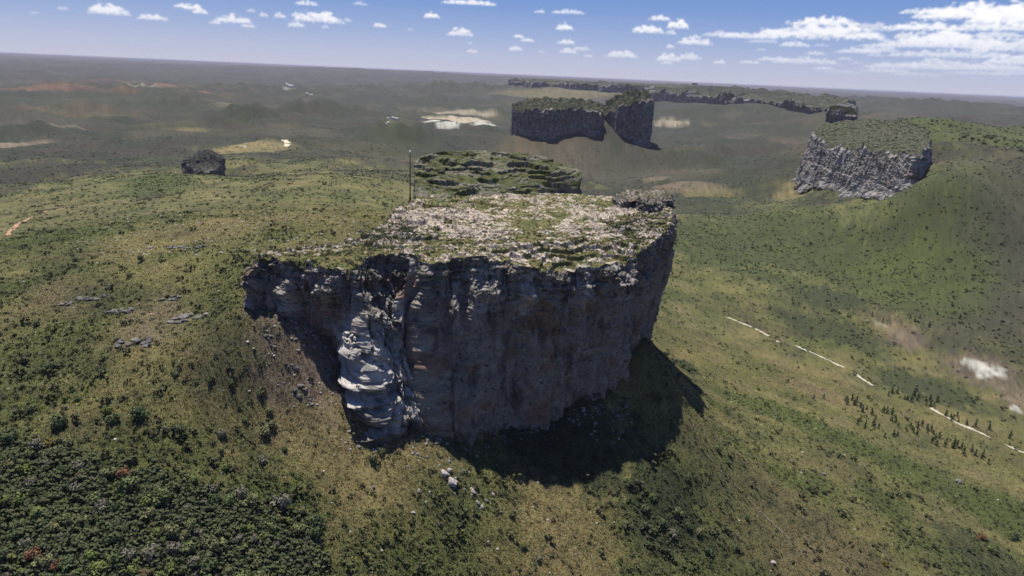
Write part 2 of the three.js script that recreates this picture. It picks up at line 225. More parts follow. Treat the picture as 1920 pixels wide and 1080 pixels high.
// bare earth, sand, wet and dry places, and one patch of painted tree shade: pixel centre, half width and half height in pixels, colour, strength, softness
for (const [u, v, du, dv, c, k, soft] of [
  [864, 226, 66, 6, 'sand', .9, .2], [810, 226, 16, 4, 'white', .9, .3], [840, 231, 30, 2, 'white', .8, .4], [905, 229, 30, 3, 'white', .7, .4], [860, 210, 60, 2.5, 'sand', .5, .5], [905, 212, 30, 2, 'sand', .4, .5], [1050, 178, 130, 3.5, 'straw', .5, .6], [1260, 231, 34, 2, 'sand', .6, .6], [1300, 270, 20, 5, 'straw', .9, .5], [1255, 222, 20, 3, 'sand', .4, .6],
  [45, 180, 16, 3, 'red', .9, .4], [60, 177, 30, 3, 'red', .8, .4], [90, 162, 70, 3, 'red', .55, .5], [185, 163, 60, 2, 'red', .4, .5], [310, 159, 60, 2.5, 'red', .7, .5], [360, 166, 38, 4, 'red', .9, .4], [390, 172, 50, 3, 'red', .7, .5], [205, 148, 40, 2, 'red', .4, .6], [5, 165, 30, 3, 'red', .5, .5], [270, 160, 30, 2, 'sand', .4, .5],
  [45, 271, 52, 6, 'pink', 1, .4], [125, 236, 22, 5, 'pink', .7, .5], [540, 163, 10, 4, 'white', .3, .8], [575, 178, 18, 3, 'sand', .25, .8], [420, 193, 12, 3, 'sand', .25, .8], [735, 225, 14, 4, 'sand', .2, .8], [470, 275, 70, 10, 'straw', .9, .5], [350, 245, 40, 5, 'straw', .5, .6], [300, 220, 14, 3, 'sand', .3, .6],
  [1660, 600, 34, 9, 'pink', .8, .6], [1700, 632, 30, 14, 'pink', .9, .5], [1652, 609, 10, 3, 'white', .45, .3], [1845, 695, 48, 18, 'pink', .9, .5], [1828, 684, 20, 5, 'white', .9, .22], [1862, 697, 20, 3.5, 'white', .85, .25], [1842, 703, 12, 3, 'white', .9, .2], [1872, 690, 12, 3, 'white', .6, .3], [1915, 745, 30, 20, 'pink', .8, .6], [1905, 768, 9, 4, 'white', .7, .25], [1560, 705, 50, 11, 'straw', .8, .6], [1540, 738, 60, 14, 'brown', .7, .6], [1600, 760, 60, 14, 'straw', .6, .6], [1640, 590, 60, 12, 'straw', .5, .6],
  [1290, 348, 60, 6, 'pink', .7, .7], [1230, 335, 26, 5, 'pink', .6, .7], [1330, 365, 50, 6, 'straw', .5, .7], [1490, 365, 40, 14, 'straw', .7, .6], [1640, 400, 60, 12, 'straw', .5, .7], [1880, 320, 50, 8, 'straw', .5, .7],
  [560, 650, 90, 60, 'pink', .8, .8], [620, 740, 60, 40, 'pink', .8, .7], [400, 690, 60, 40, 'brown', .5, .8], [290, 600, 60, 30, 'pink', .45, .8], [140, 555, 70, 26, 'brown', .5, .8], [650, 862, 150, 46, 'straw', .85, .8], [430, 830, 150, 40, 'straw', .5, .9], [820, 850, 60, 20, 'straw', .7, .8], [450, 850, 80, 30, 'brown', .5, .8], [1040, 985, 80, 70, 'straw', .9, .8], [1090, 1050, 80, 60, 'straw', .8, .8],
  [500, 412, 150, 22, 'straw', .5, .7], [350, 440, 130, 30, 'straw', .5, .8], [1010, 295, 90, 18, 'brown', .35, .8], [1150, 300, 90, 22, 'moor', .5, .8], [985, 265, 20, 14, 'brown', .4, .8], [1850, 255, 130, 24, 'green', .8, .7], [1860, 400, 160, 60, 'moor', .75, .8], [1700, 430, 150, 34, 'green', .6, .8], [1900, 520, 130, 40, 'moor', .6, .8], [1450, 520, 150, 40, 'olive', .5, .8], [1500, 1000, 200, 60, 'brown', .5, .9], [1350, 900, 90, 60, 'olive', .5, .9],
  [300, 345, 60, 18, 'green', .9, .6], [120, 440, 110, 24, 'green', .8, .7], [1400, 450, 170, 45, 'green', .9, .8], [1430, 455, 170, 45, 'dark', .45, .9], [1720, 500, 170, 40, 'dark', .3, .9], [1350, 380, 120, 20, 'dark', .4, .9], [1700, 520, 120, 30, 'green', .7, .7], [1550, 560, 70, 16, 'dark', .8, .7], [1560, 620, 90, 16, 'dark', .8, .7], [1740, 730, 80, 22, 'dark', .8, .7], [1500, 790, 140, 30, 'green', .8, .7], [1700, 880, 160, 30, 'green', .7, .7], [1880, 960, 50, 40, 'green', .9, .7], [1850, 1040, 80, 30, 'dark', .6, .7],
  [1240, 950, 80, 50, 'dark', .9, .6], [260, 960, 330, 90, 'green', .6, .6], [520, 1000, 90, 70, 'green', .9, .7], [860, 950, 50, 40, 'green', .3, .8], [700, 1050, 110, 40, 'green', .35, .8], [40, 690, 120, 50, 'green', .45, .8], [760, 240, 60, 10, 'dark', .6, .7],
  [1050, 815, 150, 50, 'dark', .9, .5], [1290, 690, 20, 14, 'dark', .9, .5], [110, 190, 120, 4, 'dark', .5, .6], [160, 200, 90, 6, 'brown', .4, .8], [60, 225, 90, 10, 'moor', .8, .8],  // the small dark patch beside the spur puts tree shade into the ground colour
]) {
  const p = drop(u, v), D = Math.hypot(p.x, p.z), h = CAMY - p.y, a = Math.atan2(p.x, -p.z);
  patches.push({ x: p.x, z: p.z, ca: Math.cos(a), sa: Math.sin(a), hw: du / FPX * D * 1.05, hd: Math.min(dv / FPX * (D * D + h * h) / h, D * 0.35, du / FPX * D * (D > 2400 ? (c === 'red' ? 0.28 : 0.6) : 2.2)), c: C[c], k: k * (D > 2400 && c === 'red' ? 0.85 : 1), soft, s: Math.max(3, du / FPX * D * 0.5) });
}
function groundColour(x, z) {
  const big = fbm(x / 420, z / 420, 4), med = fbm(x / 70 + 9, z / 70, 4), fin = fbm(x / 9, z / 9 + 4, 3, 0.6, n2b), mot = n2(x / 2.3, z / 2.3);
  let c = mix3(C.olive, C.straw, 0.85 * sstep(0.0, 0.75, med * 0.8 + big * 0.35));
  c = mix3(c, C.green, sstep(0.0, 0.5, -med * 0.7 - big * 0.5 + fin * 0.25) * 0.75);
  c = mix3(c, C.brown, sstep(0.1, 0.6, n2b(x / 50, z / 50) * 0.7 + fin * 0.4) * 0.35);
  // the grassy ridge round the mountain gives way, along a ragged edge, to the dark shrubland of the plains
  const plain = sstep(-0.3, 0.35, 0.75 * (Math.hypot(x / 1000, (z + 430) / 700) - 1) + 0.6 * fbm(x / 330 + 5, z / 330, 4, 0.6) + 0.4 * fbm(x / 55, z / 55, 3, 0.6, n2b) + 0.2 * fin);
  if (plain > 0) {
    const wide = fbm(x / 1500 + 3, z / 1500, 4, 0.55), pt = fbm(x / 260, z / 260 + 8, 3, 0.6, n2b);
    let f = mix3([0.036, 0.033, 0.023], [0.029, 0.034, 0.016], sstep(-0.3, 0.5, wide + pt * 0.4)); f = mix3(f, [0.020, 0.028, 0.012], 0.9 * sstep(0.0, 0.4, -wide * 0.8 + pt * 0.8)); f = mix3(f, [0.100, 0.080, 0.040], 0.38 * sstep(0.25, 0.6, n2(x / 900, z / 900 + 5) * 0.6 + pt * 0.5)); f = mix3(f, C.pink, 0.2 * sstep(0.5, 0.75, n2b(x / 500, z / 500) + 0.3 * pt));
    c = mix3(c, f, plain);
  }
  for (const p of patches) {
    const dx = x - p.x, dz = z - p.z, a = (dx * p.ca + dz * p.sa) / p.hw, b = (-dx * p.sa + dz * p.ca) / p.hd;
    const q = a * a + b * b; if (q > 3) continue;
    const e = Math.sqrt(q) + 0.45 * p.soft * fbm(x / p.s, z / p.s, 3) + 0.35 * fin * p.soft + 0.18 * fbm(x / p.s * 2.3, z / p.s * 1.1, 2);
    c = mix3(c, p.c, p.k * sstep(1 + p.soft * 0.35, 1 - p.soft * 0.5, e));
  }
  const mt = 0.32 * (n2(x / 3.1, z / 3.1) + n2b(x / 7, z / 7) + n2(x / 15 + 3, z / 15) + n2b(x / 33, z / 33) + n2(x / 70, z / 70) + n2b(x / 150, z / 150 + 7));
  const bare = c[0] > 0.22 ? 0.4 : 1; c = mix3(c, [0.040, 0.050, 0.022], bare * 0.5 * sstep(0.12, 0.65, mt)); c = mix3(c, [c[0] * 1.22, c[1] * 1.19, c[2] * 1.2], bare * sstep(0.15, 0.6, -mt));
  const tone = 1 + 0.22 * fin + 0.16 * mot + 0.10 * med;
  return [c[0] * tone, c[1] * tone, c[2] * tone];
}

/* -------------------------------------------------------------- terrain sheet */
function buildTerrain() {
  const az = []; for (let a = -180; a < -48; a += 4) az.push(a); for (let a = -48; a < 48.01; a += 0.14) az.push(a); for (let a = 52; a <= 180; a += 4) az.push(a);
  const rs = [4, 20, 40, 70, 100, 130, 155]; let r = 175;
  while (r < 62000) { rs.push(r); const h = r < 420 ? 175 : 225; r *= 1 + clamp(0.0027 * Math.hypot(r, h) / h * (r < 420 ? 0.9 : 1), 0.0034, 0.022); }
  const na = az.length, nr = rs.length, pos = new Float32Array(na * nr * 3), col = new Float32Array(na * nr * 3), uv = new Float32Array(na * nr * 2), idx = new Uint32Array((na - 1) * (nr - 1) * 6);
  let k = 0;
  for (let j = 0; j < nr; j++) for (let i = 0; i < na; i++, k++) {
    const x = Math.sin(az[i] * RAD) * rs[j], z = -Math.cos(az[i] * RAD) * rs[j];
    pos[k * 3] = x; pos[k * 3 + 1] = groundH(x, z); pos[k * 3 + 2] = z;
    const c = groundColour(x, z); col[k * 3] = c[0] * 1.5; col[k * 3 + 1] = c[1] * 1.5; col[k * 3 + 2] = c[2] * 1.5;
    uv[k * 2] = x / 36; uv[k * 2 + 1] = z / 36;
  }
  k = 0;
  for (let j = 0; j < nr - 1; j++) for (let i = 0; i < na - 1; i++) { const a = j * na + i, b = a + 1, c = a + na, d = c + 1; idx[k++] = a; idx[k++] = b; idx[k++] = c; idx[k++] = b; idx[k++] = d; idx[k++] = c; }
  const g = new THREE.BufferGeometry();
  g.setAttribute('position', new THREE.BufferAttribute(pos, 3)); g.setAttribute('color', new THREE.BufferAttribute(col, 3)); g.setAttribute('uv', new THREE.BufferAttribute(uv, 2)); g.setIndex(new THREE.BufferAttribute(idx, 1));
  g.computeVertexNormals();
  console.log('terrain', na, nr);
  structure('terrain', g, groundMat);
}
buildTerrain();

/* --------------------------------------------------------------- rock masses */
const footprints = [];
const inside = (poly, x, z) => { let c = false; for (let i = 0, j = poly.length - 1; i < poly.length; j = i++) { const [xi, zi] = poly[i], [xj, zj] = poly[j]; if ((zi > z) !== (zj > z) && x < (xj - xi) * (z - zi) / (zj - zi) + xi) c = !c; } return c; };
const inRock = (x, z) => footprints.some((f) => x > f.x0 && x < f.x1 && z > f.z0 && z < f.z1 && inside(f.poly, x, z));
function layers(seed, thin, thick) {                    // boundaries of the rock beds from the bottom up
  const R = rng(seed), b = [-60]; while (b[b.length - 1] < 420) b.push(b[b.length - 1] + thin + (thick - thin) * Math.pow(R(), 2)); return b;
}
function bedAt(b, y) { let lo = 0, hi = b.length - 1; while (hi - lo > 1) { const m = (lo + hi) >> 1; if (b[m] <= y) lo = m; else hi = m; } return lo; }
const BEDS = layers(3, 0.7, 4.2), FARBEDS = layers(8, 3, 16), BLOCKBEDS = layers(41, 0.8, 5.2);

/* a mass of rock: a wall that follows a closed outline and a top that closes it */
function rockMass(o) {
  const pts = o.outline.map((p) => new THREE.Vector3(p[0], 0, p[1]));
  const curve = new THREE.CatmullRomCurve3(pts, true, 'centripetal'); curve.arcLengthDivisions = 1200;
  const L = curve.getLength(), N = Math.max(24, Math.round(L / o.ds)), M = o.rows;
  const ring = curve.getSpacedPoints(N).slice(0, N), area = ring.reduce((s, p, i) => { const q = ring[(i + 1) % N]; return s + p.x * q.z - q.x * p.z; }, 0), sg = area > 0 ? 1 : -1;
  const w = Math.max(1, Math.round((o.round ?? 3) / o.ds));
  const nrm = ring.map((_, i) => { const a = ring[(i - w + N) % N], b = ring[(i + w) % N], d = Math.hypot(b.x - a.x, b.z - a.z) || 1; return [sg * (b.z - a.z) / d, -sg * (b.x - a.x) / d]; });
  const poly = ring.filter((_, i) => i % Math.max(1, Math.round(N / 260)) === 0).map((p) => [p.x, p.z]);
  footprints.push({ poly, x0: Math.min(...poly.map((p) => p[0])), x1: Math.max(...poly.map((p) => p[0])), z0: Math.min(...poly.map((p) => p[1])), z1: Math.max(...poly.map((p) => p[1])), top: o.top });
  const info = ring.map((p, i) => ({ s: i / N * L, L, i, x: p.x, z: p.z, nx: nrm[i][0], nz: nrm[i][1], top: o.top(p.x, p.z), base: (o.foot ?? groundH)(p.x, p.z) }));
  o.prepare?.(info);
  const pos = [], col = [], uv = [], idx = [], rim = [];
  for (let i = 0; i <= N; i++) {
    const q = info[i % N], h = Math.max(2, q.top - q.base + o.sink);
    for (let j = 0; j <= M; j++) {
      const t = Math.pow(j / M, o.power ?? 1), y0 = q.top - h * t, s = q.s;
      const off = o.offset(q, y0, t), y = y0 + (j ? 0 : 0);
      const x = q.x + q.nx * off, z = q.z + q.nz * off;
      if (j === 0 && i < N) rim.push([x, y, z]);
      pos.push(x, y, z); const c = o.face(q, y, t, off, x, z); col.push(c[0], c[1], c[2]); uv.push((i / N * L) / 16, y / 16);
    }
  }
  for (let i = 0; i < N; i++) for (let j = 0; j < M; j++) { const a = i * (M + 1) + j, b = a + 1, c = a + M + 1, d = c + 1; sg > 0 ? idx.push(a, c, b, b, c, d) : idx.push(a, b, c, b, d, c); }
  const wall = new THREE.BufferGeometry();
  wall.setAttribute('position', new THREE.Float32BufferAttribute(pos, 3)); wall.setAttribute('color', new THREE.Float32BufferAttribute(col, 3)); wall.setAttribute('uv', new THREE.Float32BufferAttribute(uv, 2)); wall.setIndex(idx); wall.computeVertexNormals();
  const K = o.rings, tp = [], tc = [], tu = [], ti = [], [a0, a1] = o.spine;
  const dx = a1[0] - a0[0], dz = a1[1] - a0[1], ll = dx * dx + dz * dz || 1;
  for (let k = 0; k <= K; k++) for (let i = 0; i <= N; i++) {
    const [rx, ry, rz] = rim[i % N], f = clamp(((rx - a0[0]) * dx + (rz - a0[1]) * dz) / ll, 0, 1), u = Math.pow(k / K, 0.9);
    const x = lerp(rx, a0[0] + dx * f, u), z = lerp(rz, a0[1] + dz * f, u), y = k === 0 ? ry : lerp(ry, o.top(x, z), sstep(0, o.lip ?? 0.06, u)) + (o.relief ? o.relief(x, z) * sstep(0, 0.05, u) : 0);
    tp.push(x, y, z); const c = o.cover(x, z, y); tc.push(c[0] * 1.5, c[1] * 1.5, c[2] * 1.5); tu.push(x / 36, z / 36);
  }
  for (let k = 0; k < K; k++) for (let i = 0; i < N; i++) { const a = k * (N + 1) + i, b = a + 1, c = a + N + 1, d = c + 1; sg > 0 ? ti.push(a, c, b, b, c, d) : ti.push(a, b, c, b, d, c); }
  const top = new THREE.BufferGeometry();
  top.setAttribute('position', new THREE.Float32BufferAttribute(tp, 3)); top.setAttribute('color', new THREE.Float32BufferAttribute(tc, 3)); top.setAttribute('uv', new THREE.Float32BufferAttribute(tu, 2)); top.setIndex(ti); top.computeVertexNormals();
  console.log(o.note, N, M, K);
  return { wall, top };
}
const spot = ([u, v, y]) => (y > 0 ? atD(u, v, y) : atH(u, v, y));   // a third number above 0 is a distance, below 0 a height under the camera
const planOf = (list) => list.map((e) => { const p = spot(e); return [p.x, p.z]; });
function heightsOf(list, c = 8) {                       // a top surface through points of the photograph
  const pts = list.map((e) => { const p = spot(e); return [p.x, p.z, p.y - CAMY]; }), f = solveRBF(pts, c);
  return (x, z) => CAMY + f(x, z);
}
const addMass = (m, faceName, topName, parent) => { part(faceName, m.wall, rockMat, parent); part(topName, m.top, topMat, parent); };

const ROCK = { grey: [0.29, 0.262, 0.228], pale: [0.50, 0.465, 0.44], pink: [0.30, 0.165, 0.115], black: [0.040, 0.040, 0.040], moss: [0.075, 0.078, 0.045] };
function bedded(q, y, t, k, seed) {                     // beds, joints and breakage of a near sandstone wall, metres outward
  const s = q.s, yw = y + 1.3 * n2(s / 70, seed) + 0.5 * n2(s / 17, seed + 5);
  const b = bedAt(BEDS, yw), th = BEDS[b + 1] - BEDS[b], f = (yw - BEDS[b]) / th;
  const jw = 2.2 + 5 * hash(b, 7 + seed), js = s / jw + hash(b, 3) * 9 + 0.3 * n2(y / 5, s / 15), cell = Math.floor(js), jf = js - cell;
  const out = (hash(b, 1 + seed) - 0.5) * 1.1 + (hash(b * 31 + cell, 2 + seed) - 0.5) * 1.3;
  const groove = -0.55 * sstep(0.16, 0.0, Math.min(f, 1 - f)) - 0.5 * sstep(0.07, 0.0, Math.min(jf, 1 - jf));
  return k * (out + groove);
}
const cellNoise = (x, y) => { const i = Math.floor(x), j = Math.floor(y); let a = 9, id = 0; for (let p = -1; p < 2; p++) for (let q = -1; q < 2; q++) { const dx = i + p + hash(i + p, j + q) - x, dy = j + q + hash(i + p, j + q + 911) - y, d = dx * dx + dy * dy; if (d < a) { a = d; id = hash(i + p, (j + q) * 3 + 5); } } return [Math.sqrt(a), id]; };

/* ---- the table mountain in the middle */
const mainOutline = [[482, 487, -80], [498, 482, -80], [530, 488, -80], [575, 494, -80.5], [625, 503, -82], [655, 510, -83], [672, 500, -81], [690, 484, -78], [730, 478, -78], [775, 478, -78], [800, 490, -79.5], [840, 484, -78.5], [890, 482, -78], [945, 490, -80], [1000, 502, -83], [1050, 506, -85.5], [1110, 500, -85], [1160, 489, -83], [1195, 477, -80.5], [1220, 458, -77.5], [1240, 440, -76.5], [1255, 424, -76], [1261, 408, -76], [1258, 390, -76], [1238, 374, -77], [1180, 370, -77], [1120, 366, -78], [1040, 360, -78], [940, 358, -78], [850, 362, -78], [775, 376, -78.5], [735, 400, -79], [706, 428, -80], [672, 444, -81], [620, 456, -83.5], [560, 463, -84], [505, 470, -83]];
const mainTopBase = heightsOf([...mainOutline, [900, 420, -78], [1000, 400, -77.5], [850, 390, -78.5], [1100, 410, -76.5], [1150, 440, -77.5], [1050, 478, -82], [1050, 455, -78.5], [1050, 440, -77.5], [1150, 470, -81], [1150, 452, -78], [1195, 455, -78.5], [1215, 440, -77], [1000, 475, -80.5], [940, 470, -78.8], [950, 455, -78.5], [800, 430, -79], [760, 455, -79], [600, 480, -82.5], [1180, 400, -76.5], [1000, 375, -78]], 6);
const mainTop = (x, z) => { const h = mainTopBase(x, z) + 0.7 * fbm(x / 26, z / 26, 3), st = 2.2, q = h / st + 0.4 * n2(x / 26, z / 26) + 0.15 * n2b(x / 7, z / 7), fl = Math.floor(q), fr = q - fl, k = Math.max(sstep(-0.1, 0.4, n2b(x / 45, z / 45 + 3)) * 0.7, sstep(222.4, 221.4, h)); return h + ((fl + sstep(0.62, 0.70, fr)) - q) * st * k; };
const topMarks = [[765, 398, 10, 1], [800, 412, 13, 1], [850, 402, 12, .8], [890, 408, 10, 1], [870, 436, 13, .8], [930, 440, 10, .6], [1085, 402, 9, .8], [1120, 412, 9, 1], [1165, 402, 9, 1], [1060, 432, 9, .7], [1130, 440, 9, .7], [760, 440, 9, .5], [980, 470, 12, .5], [600, 490, 8, .5], [960, 372, 8, .7], [1000, 425, 11, -1], [975, 385, 9, -.7], [1050, 405, 8, -.5], [830, 452, 9, -.9], [980, 448, 9, -.8], [700, 462, 10, -.6], [640, 470, 12, -1], [560, 475, 12, -.8], [900, 384, 10, -.6], [1130, 385, 8, -.6], [820, 380, 9, -.5], [1010, 485, 8, -.8]].map(([u, v, r, k]) => { const p = atH(u, v, -78.5); return [p.x, p.z, r, k]; });   // bare and grassy places of the summit
const topRock = (x, z) => { let m = 0.02; for (const [a, b, r, k] of topMarks) { const d = Math.hypot(x - a, (z - b) * 0.75) / r; if (d < 1.6) m += 0.5 * k * sstep(1.5, 0.2, d); } return clamp(sstep(-0.12, 0.38, 0.75 * fbm(x / 17 + 4, z / 9, 4, 0.6) + m + 0.16 * n2(x / 2.4, z / 1.7)), 0, 1); };
const mainBoost = [];                                   // where slabs lean back into the sun: column s, from y, to y, half width, reach
const mainFace = {
  prepare(info) {
    for (const q of info) { const w = q.s / 3.1 + 0.4 * n2(q.s / 5, 1); q.top += 1.5 * (hash(Math.floor(w), 21) - 0.55) * sstep(-0.5, 0.3, n2b(q.s / 30, 6)) + 0.8 * (hash(Math.floor(q.s / 1.3), 5) - 0.5); q.base = Math.min(q.base, groundH(q.x + q.nx * 16, q.z + q.nz * 16), groundH(q.x + q.nx * 34, q.z + q.nz * 34) + 4); }
    const near = (u) => info.reduce((b, q) => { const P = toPixel(new THREE.Vector3(q.x, q.top, q.z)), e = Math.abs(P[0] - u) + Math.max(0, P[2] - 335) * 8 + (q.nz < 0.1 ? 400 : 0); return e < b[0] ? [e, q.s] : b; }, [1e9, 0])[1];
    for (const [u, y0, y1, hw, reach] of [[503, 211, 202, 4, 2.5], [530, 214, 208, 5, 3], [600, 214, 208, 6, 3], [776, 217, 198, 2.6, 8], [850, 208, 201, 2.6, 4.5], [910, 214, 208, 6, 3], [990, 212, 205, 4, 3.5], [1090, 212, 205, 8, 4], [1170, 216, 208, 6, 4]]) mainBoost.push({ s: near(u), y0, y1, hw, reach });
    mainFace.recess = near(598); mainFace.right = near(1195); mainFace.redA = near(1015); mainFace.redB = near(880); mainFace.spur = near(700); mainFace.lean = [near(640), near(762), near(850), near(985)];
  },
  offset(q, y, t) {
    const s = q.s, d = q.top - y;
    const big = 3.2 * fbm(s / 38, 0.4, 3) + 1.5 * n2b(s / 13, y / 60) + 1.1 * n2(s / 6, y / 18);
    const up = sstep(30, 3, d), low = sstep(0.72, 0.95, t);
    const spur = sstep(1.5, 0.7, Math.abs(s - mainFace.spur) / 16);
    let o = bedded(q, y, t, 0.5 + 0.75 * up + 0.2 * low - 0.42 * spur * (1 - up), 4);
    o += 1.0 * (1 - up) * (Math.abs(n2(s / 6.5 + 0.4 * n2b(s / 9, y / 14), y / 34)) - 0.35) + 0.5 * fbm(s / 2.6, y / 1.9, 3, 0.6, n2b);
    o += big * sstep(0, 4, d) + 1.2 * sstep(24, 60, d);
    for (let k = 0; k < 6; k++) {                       // ledges under the rim
      const dk = 1.6 + 3.3 * k + 1.8 * n2(s / 13, k * 5) + 0.8 * n2b(s / 4, k), w = 1.25 * (0.2 + 1.1 * n2(s / 13 + 40, k * 9)) * (1 - 0.3 * spur); if (w > 0) o += w * sstep(dk, dk + 0.45, d);
    }
    o += 1.5 * low * sstep(1.4, 2.4, Math.abs(s - mainFace.recess) / 9);
    const [cd, id] = cellNoise(s / 4.3 + 7.7 + 0.25 * n2(s / 3, y / 3), y / 4.4 + 3.1 + 0.3 * n2b(s / 4, y / 5)), id2 = cellNoise(s / 1.7 + 2.2, y / 1.9)[1];
    const broken = sstep(-0.1, 0.5, n2b(s / 26, y / 22) + 0.7 * up + 0.9 * spur - 0.25);
    o += (id - 0.5) * 1.9 * broken + (id2 - 0.5) * 0.8 * broken;
    for (const b of mainBoost) {
      const a = Math.abs(s - b.s) / b.hw + 0.35 * fbm(s / 4, y / 4, 2); if (a > 1.6 || y > b.y0 + 3 || (b.y1 > 150 && y < b.y1 - 14)) continue;
      const f = clamp((b.y0 - y) / (b.y0 - b.y1), 0, 1), step = Math.floor(f * 5 + 0.8 * id) / 5;
      o += b.reach * lerp(f, step, 0.45) * sstep(1.15, 0.75, a) * (b.y1 < 150 ? 1 : sstep(b.y1 - 7, b.y1 - 1, y + 2 * n2(s / 5, 2))) * (0.75 + 0.5 * id);
    }
    const c = (s - mainFace.recess) / 9; if (Math.abs(c) < 1.6) o -= 5 * sstep(1.4, 0.5, Math.abs(c)) * sstep(8, 16, d);
    // the wall leans out towards its foot from the left corner to the middle, broken into blocks where it turns
    const sq = s + 2.4 * (id - 0.5) + 1.8 * n2(y / 8, 3), L = mainFace.lean, on = sstep(L[0], L[0] + 5, sq), off = sstep(L[1] - 2, L[1] + 5, sq), fade = sstep(L[3], L[2], s), D = clamp(d - 2 - 2 * n2(s / 14, 8), 0, 60);
    const blocky = D + 4 * (id - 0.5) * sstep(4, 14, d) + 2 * (id2 - 0.5) - 6 * sstep(0.12, 0, Math.abs(n2(s / 8, y / 40))) + 0.8 * n2b(s / 9, y / 7);
    let out = lerp(0.5 * Math.max(0, blocky), 0.31 * D, off); out -= 3.2 * sstep(173.5, 171.5, y) * sstep(167, 168.5, y) * (1 - off) * sstep(-0.6, 0.2, n2(s / 9, 31)); out -= 2.5 * sstep(0.15, 0.5, n2b(s / 7 + 9, y / 9)) * (1 - off);
    o += Math.max(0, out) * on * fade;
    o -= 0.16 * Math.max(0, d - 4) * sstep(0.55, 0.95, q.nx); // the right-hand corner is undercut
    return o * (0.5 + 0.5 * sstep(0, 2, d));
  },
  face(q, y, t, off, x, z) {
    const s = q.s, d = q.top - y;
    let c = mix3(ROCK.grey, ROCK.pale, 0.35 * sstep(-0.2, 0.7, fbm(s / 14, y / 9, 3)));
    for (const b of mainBoost) { const a = Math.abs(s - b.s) / b.hw; if (a < 1.4 && y < b.y0 + 4 && (b.y1 < 150 || y > b.y1 - 10)) c = mix3(c, ROCK.pale, 0.75 * sstep(1.3, 0.7, a + 0.3 * n2(s / 3, y / 3))); }  // slabs that catch the sun are also painted paler than the wall
    c = mix3(c, [0.64, 0.61, 0.59], 0.8 * sstep(1.7, 1.0, Math.abs(s - mainFace.spur) / 15 + 0.3 * n2(s / 4, y / 4)) * sstep(204, 192, y));  // sunlit facets of the spur whitened in colour, as grazing sun leaves them dim
    const red = sstep(0.15, 0.6, fbm(s / 22 + 3, y / 20, 3) + 0.5 * sstep(9, 3, Math.abs(s - mainFace.redA)) + 0.75 * sstep(12, 4, Math.abs(s - mainFace.recess)) * sstep(6, 20, d) - 0.06);
    c = mix3(c, ROCK.pink, 0.75 * red);
    const sw = s + 1.6 * n2(s / 7, y / 12) + 0.5 * n2b(s / 2, y / 4), st = sstep(0.12, 0.6, 0.7 * fbm(sw / 3.4, y / 34, 4, 0.6, n2b) + 0.75 * fbm(s / 19, y / 32, 2)); c = mix3(c, ROCK.black, 0.65 * st);
    const li = sstep(0.1, 0.5, fbm(s / 4, y / 3.2, 3)); c = mix3(c, ROCK.black, 0.28 * li);
    c = mix3(c, ROCK.moss, 0.75 * sstep(0.12, 0.42, fbm(s / 9 + 50, y / 4, 3, 0.6) - 0.32 + 0.35 * sstep(22, 4, d)));
    c = mix3(c, ROCK.moss, 0.8 * sstep(0.8, 0.93, t + 0.06 * n2(s / 6, y / 5)));
    const k = 1.22 * (1 + 0.2 * fbm(s / 1.1, y / 0.8, 2)); return [c[0] * k, c[1] * k * 0.97, c[2] * k * 0.90];
  },
};
let mainWall, mainSummit;
const mountain = thing('table_mountain', 'tall flat-topped rock mountain with a broad shaded cliff and pale stony summit', 'mountain');
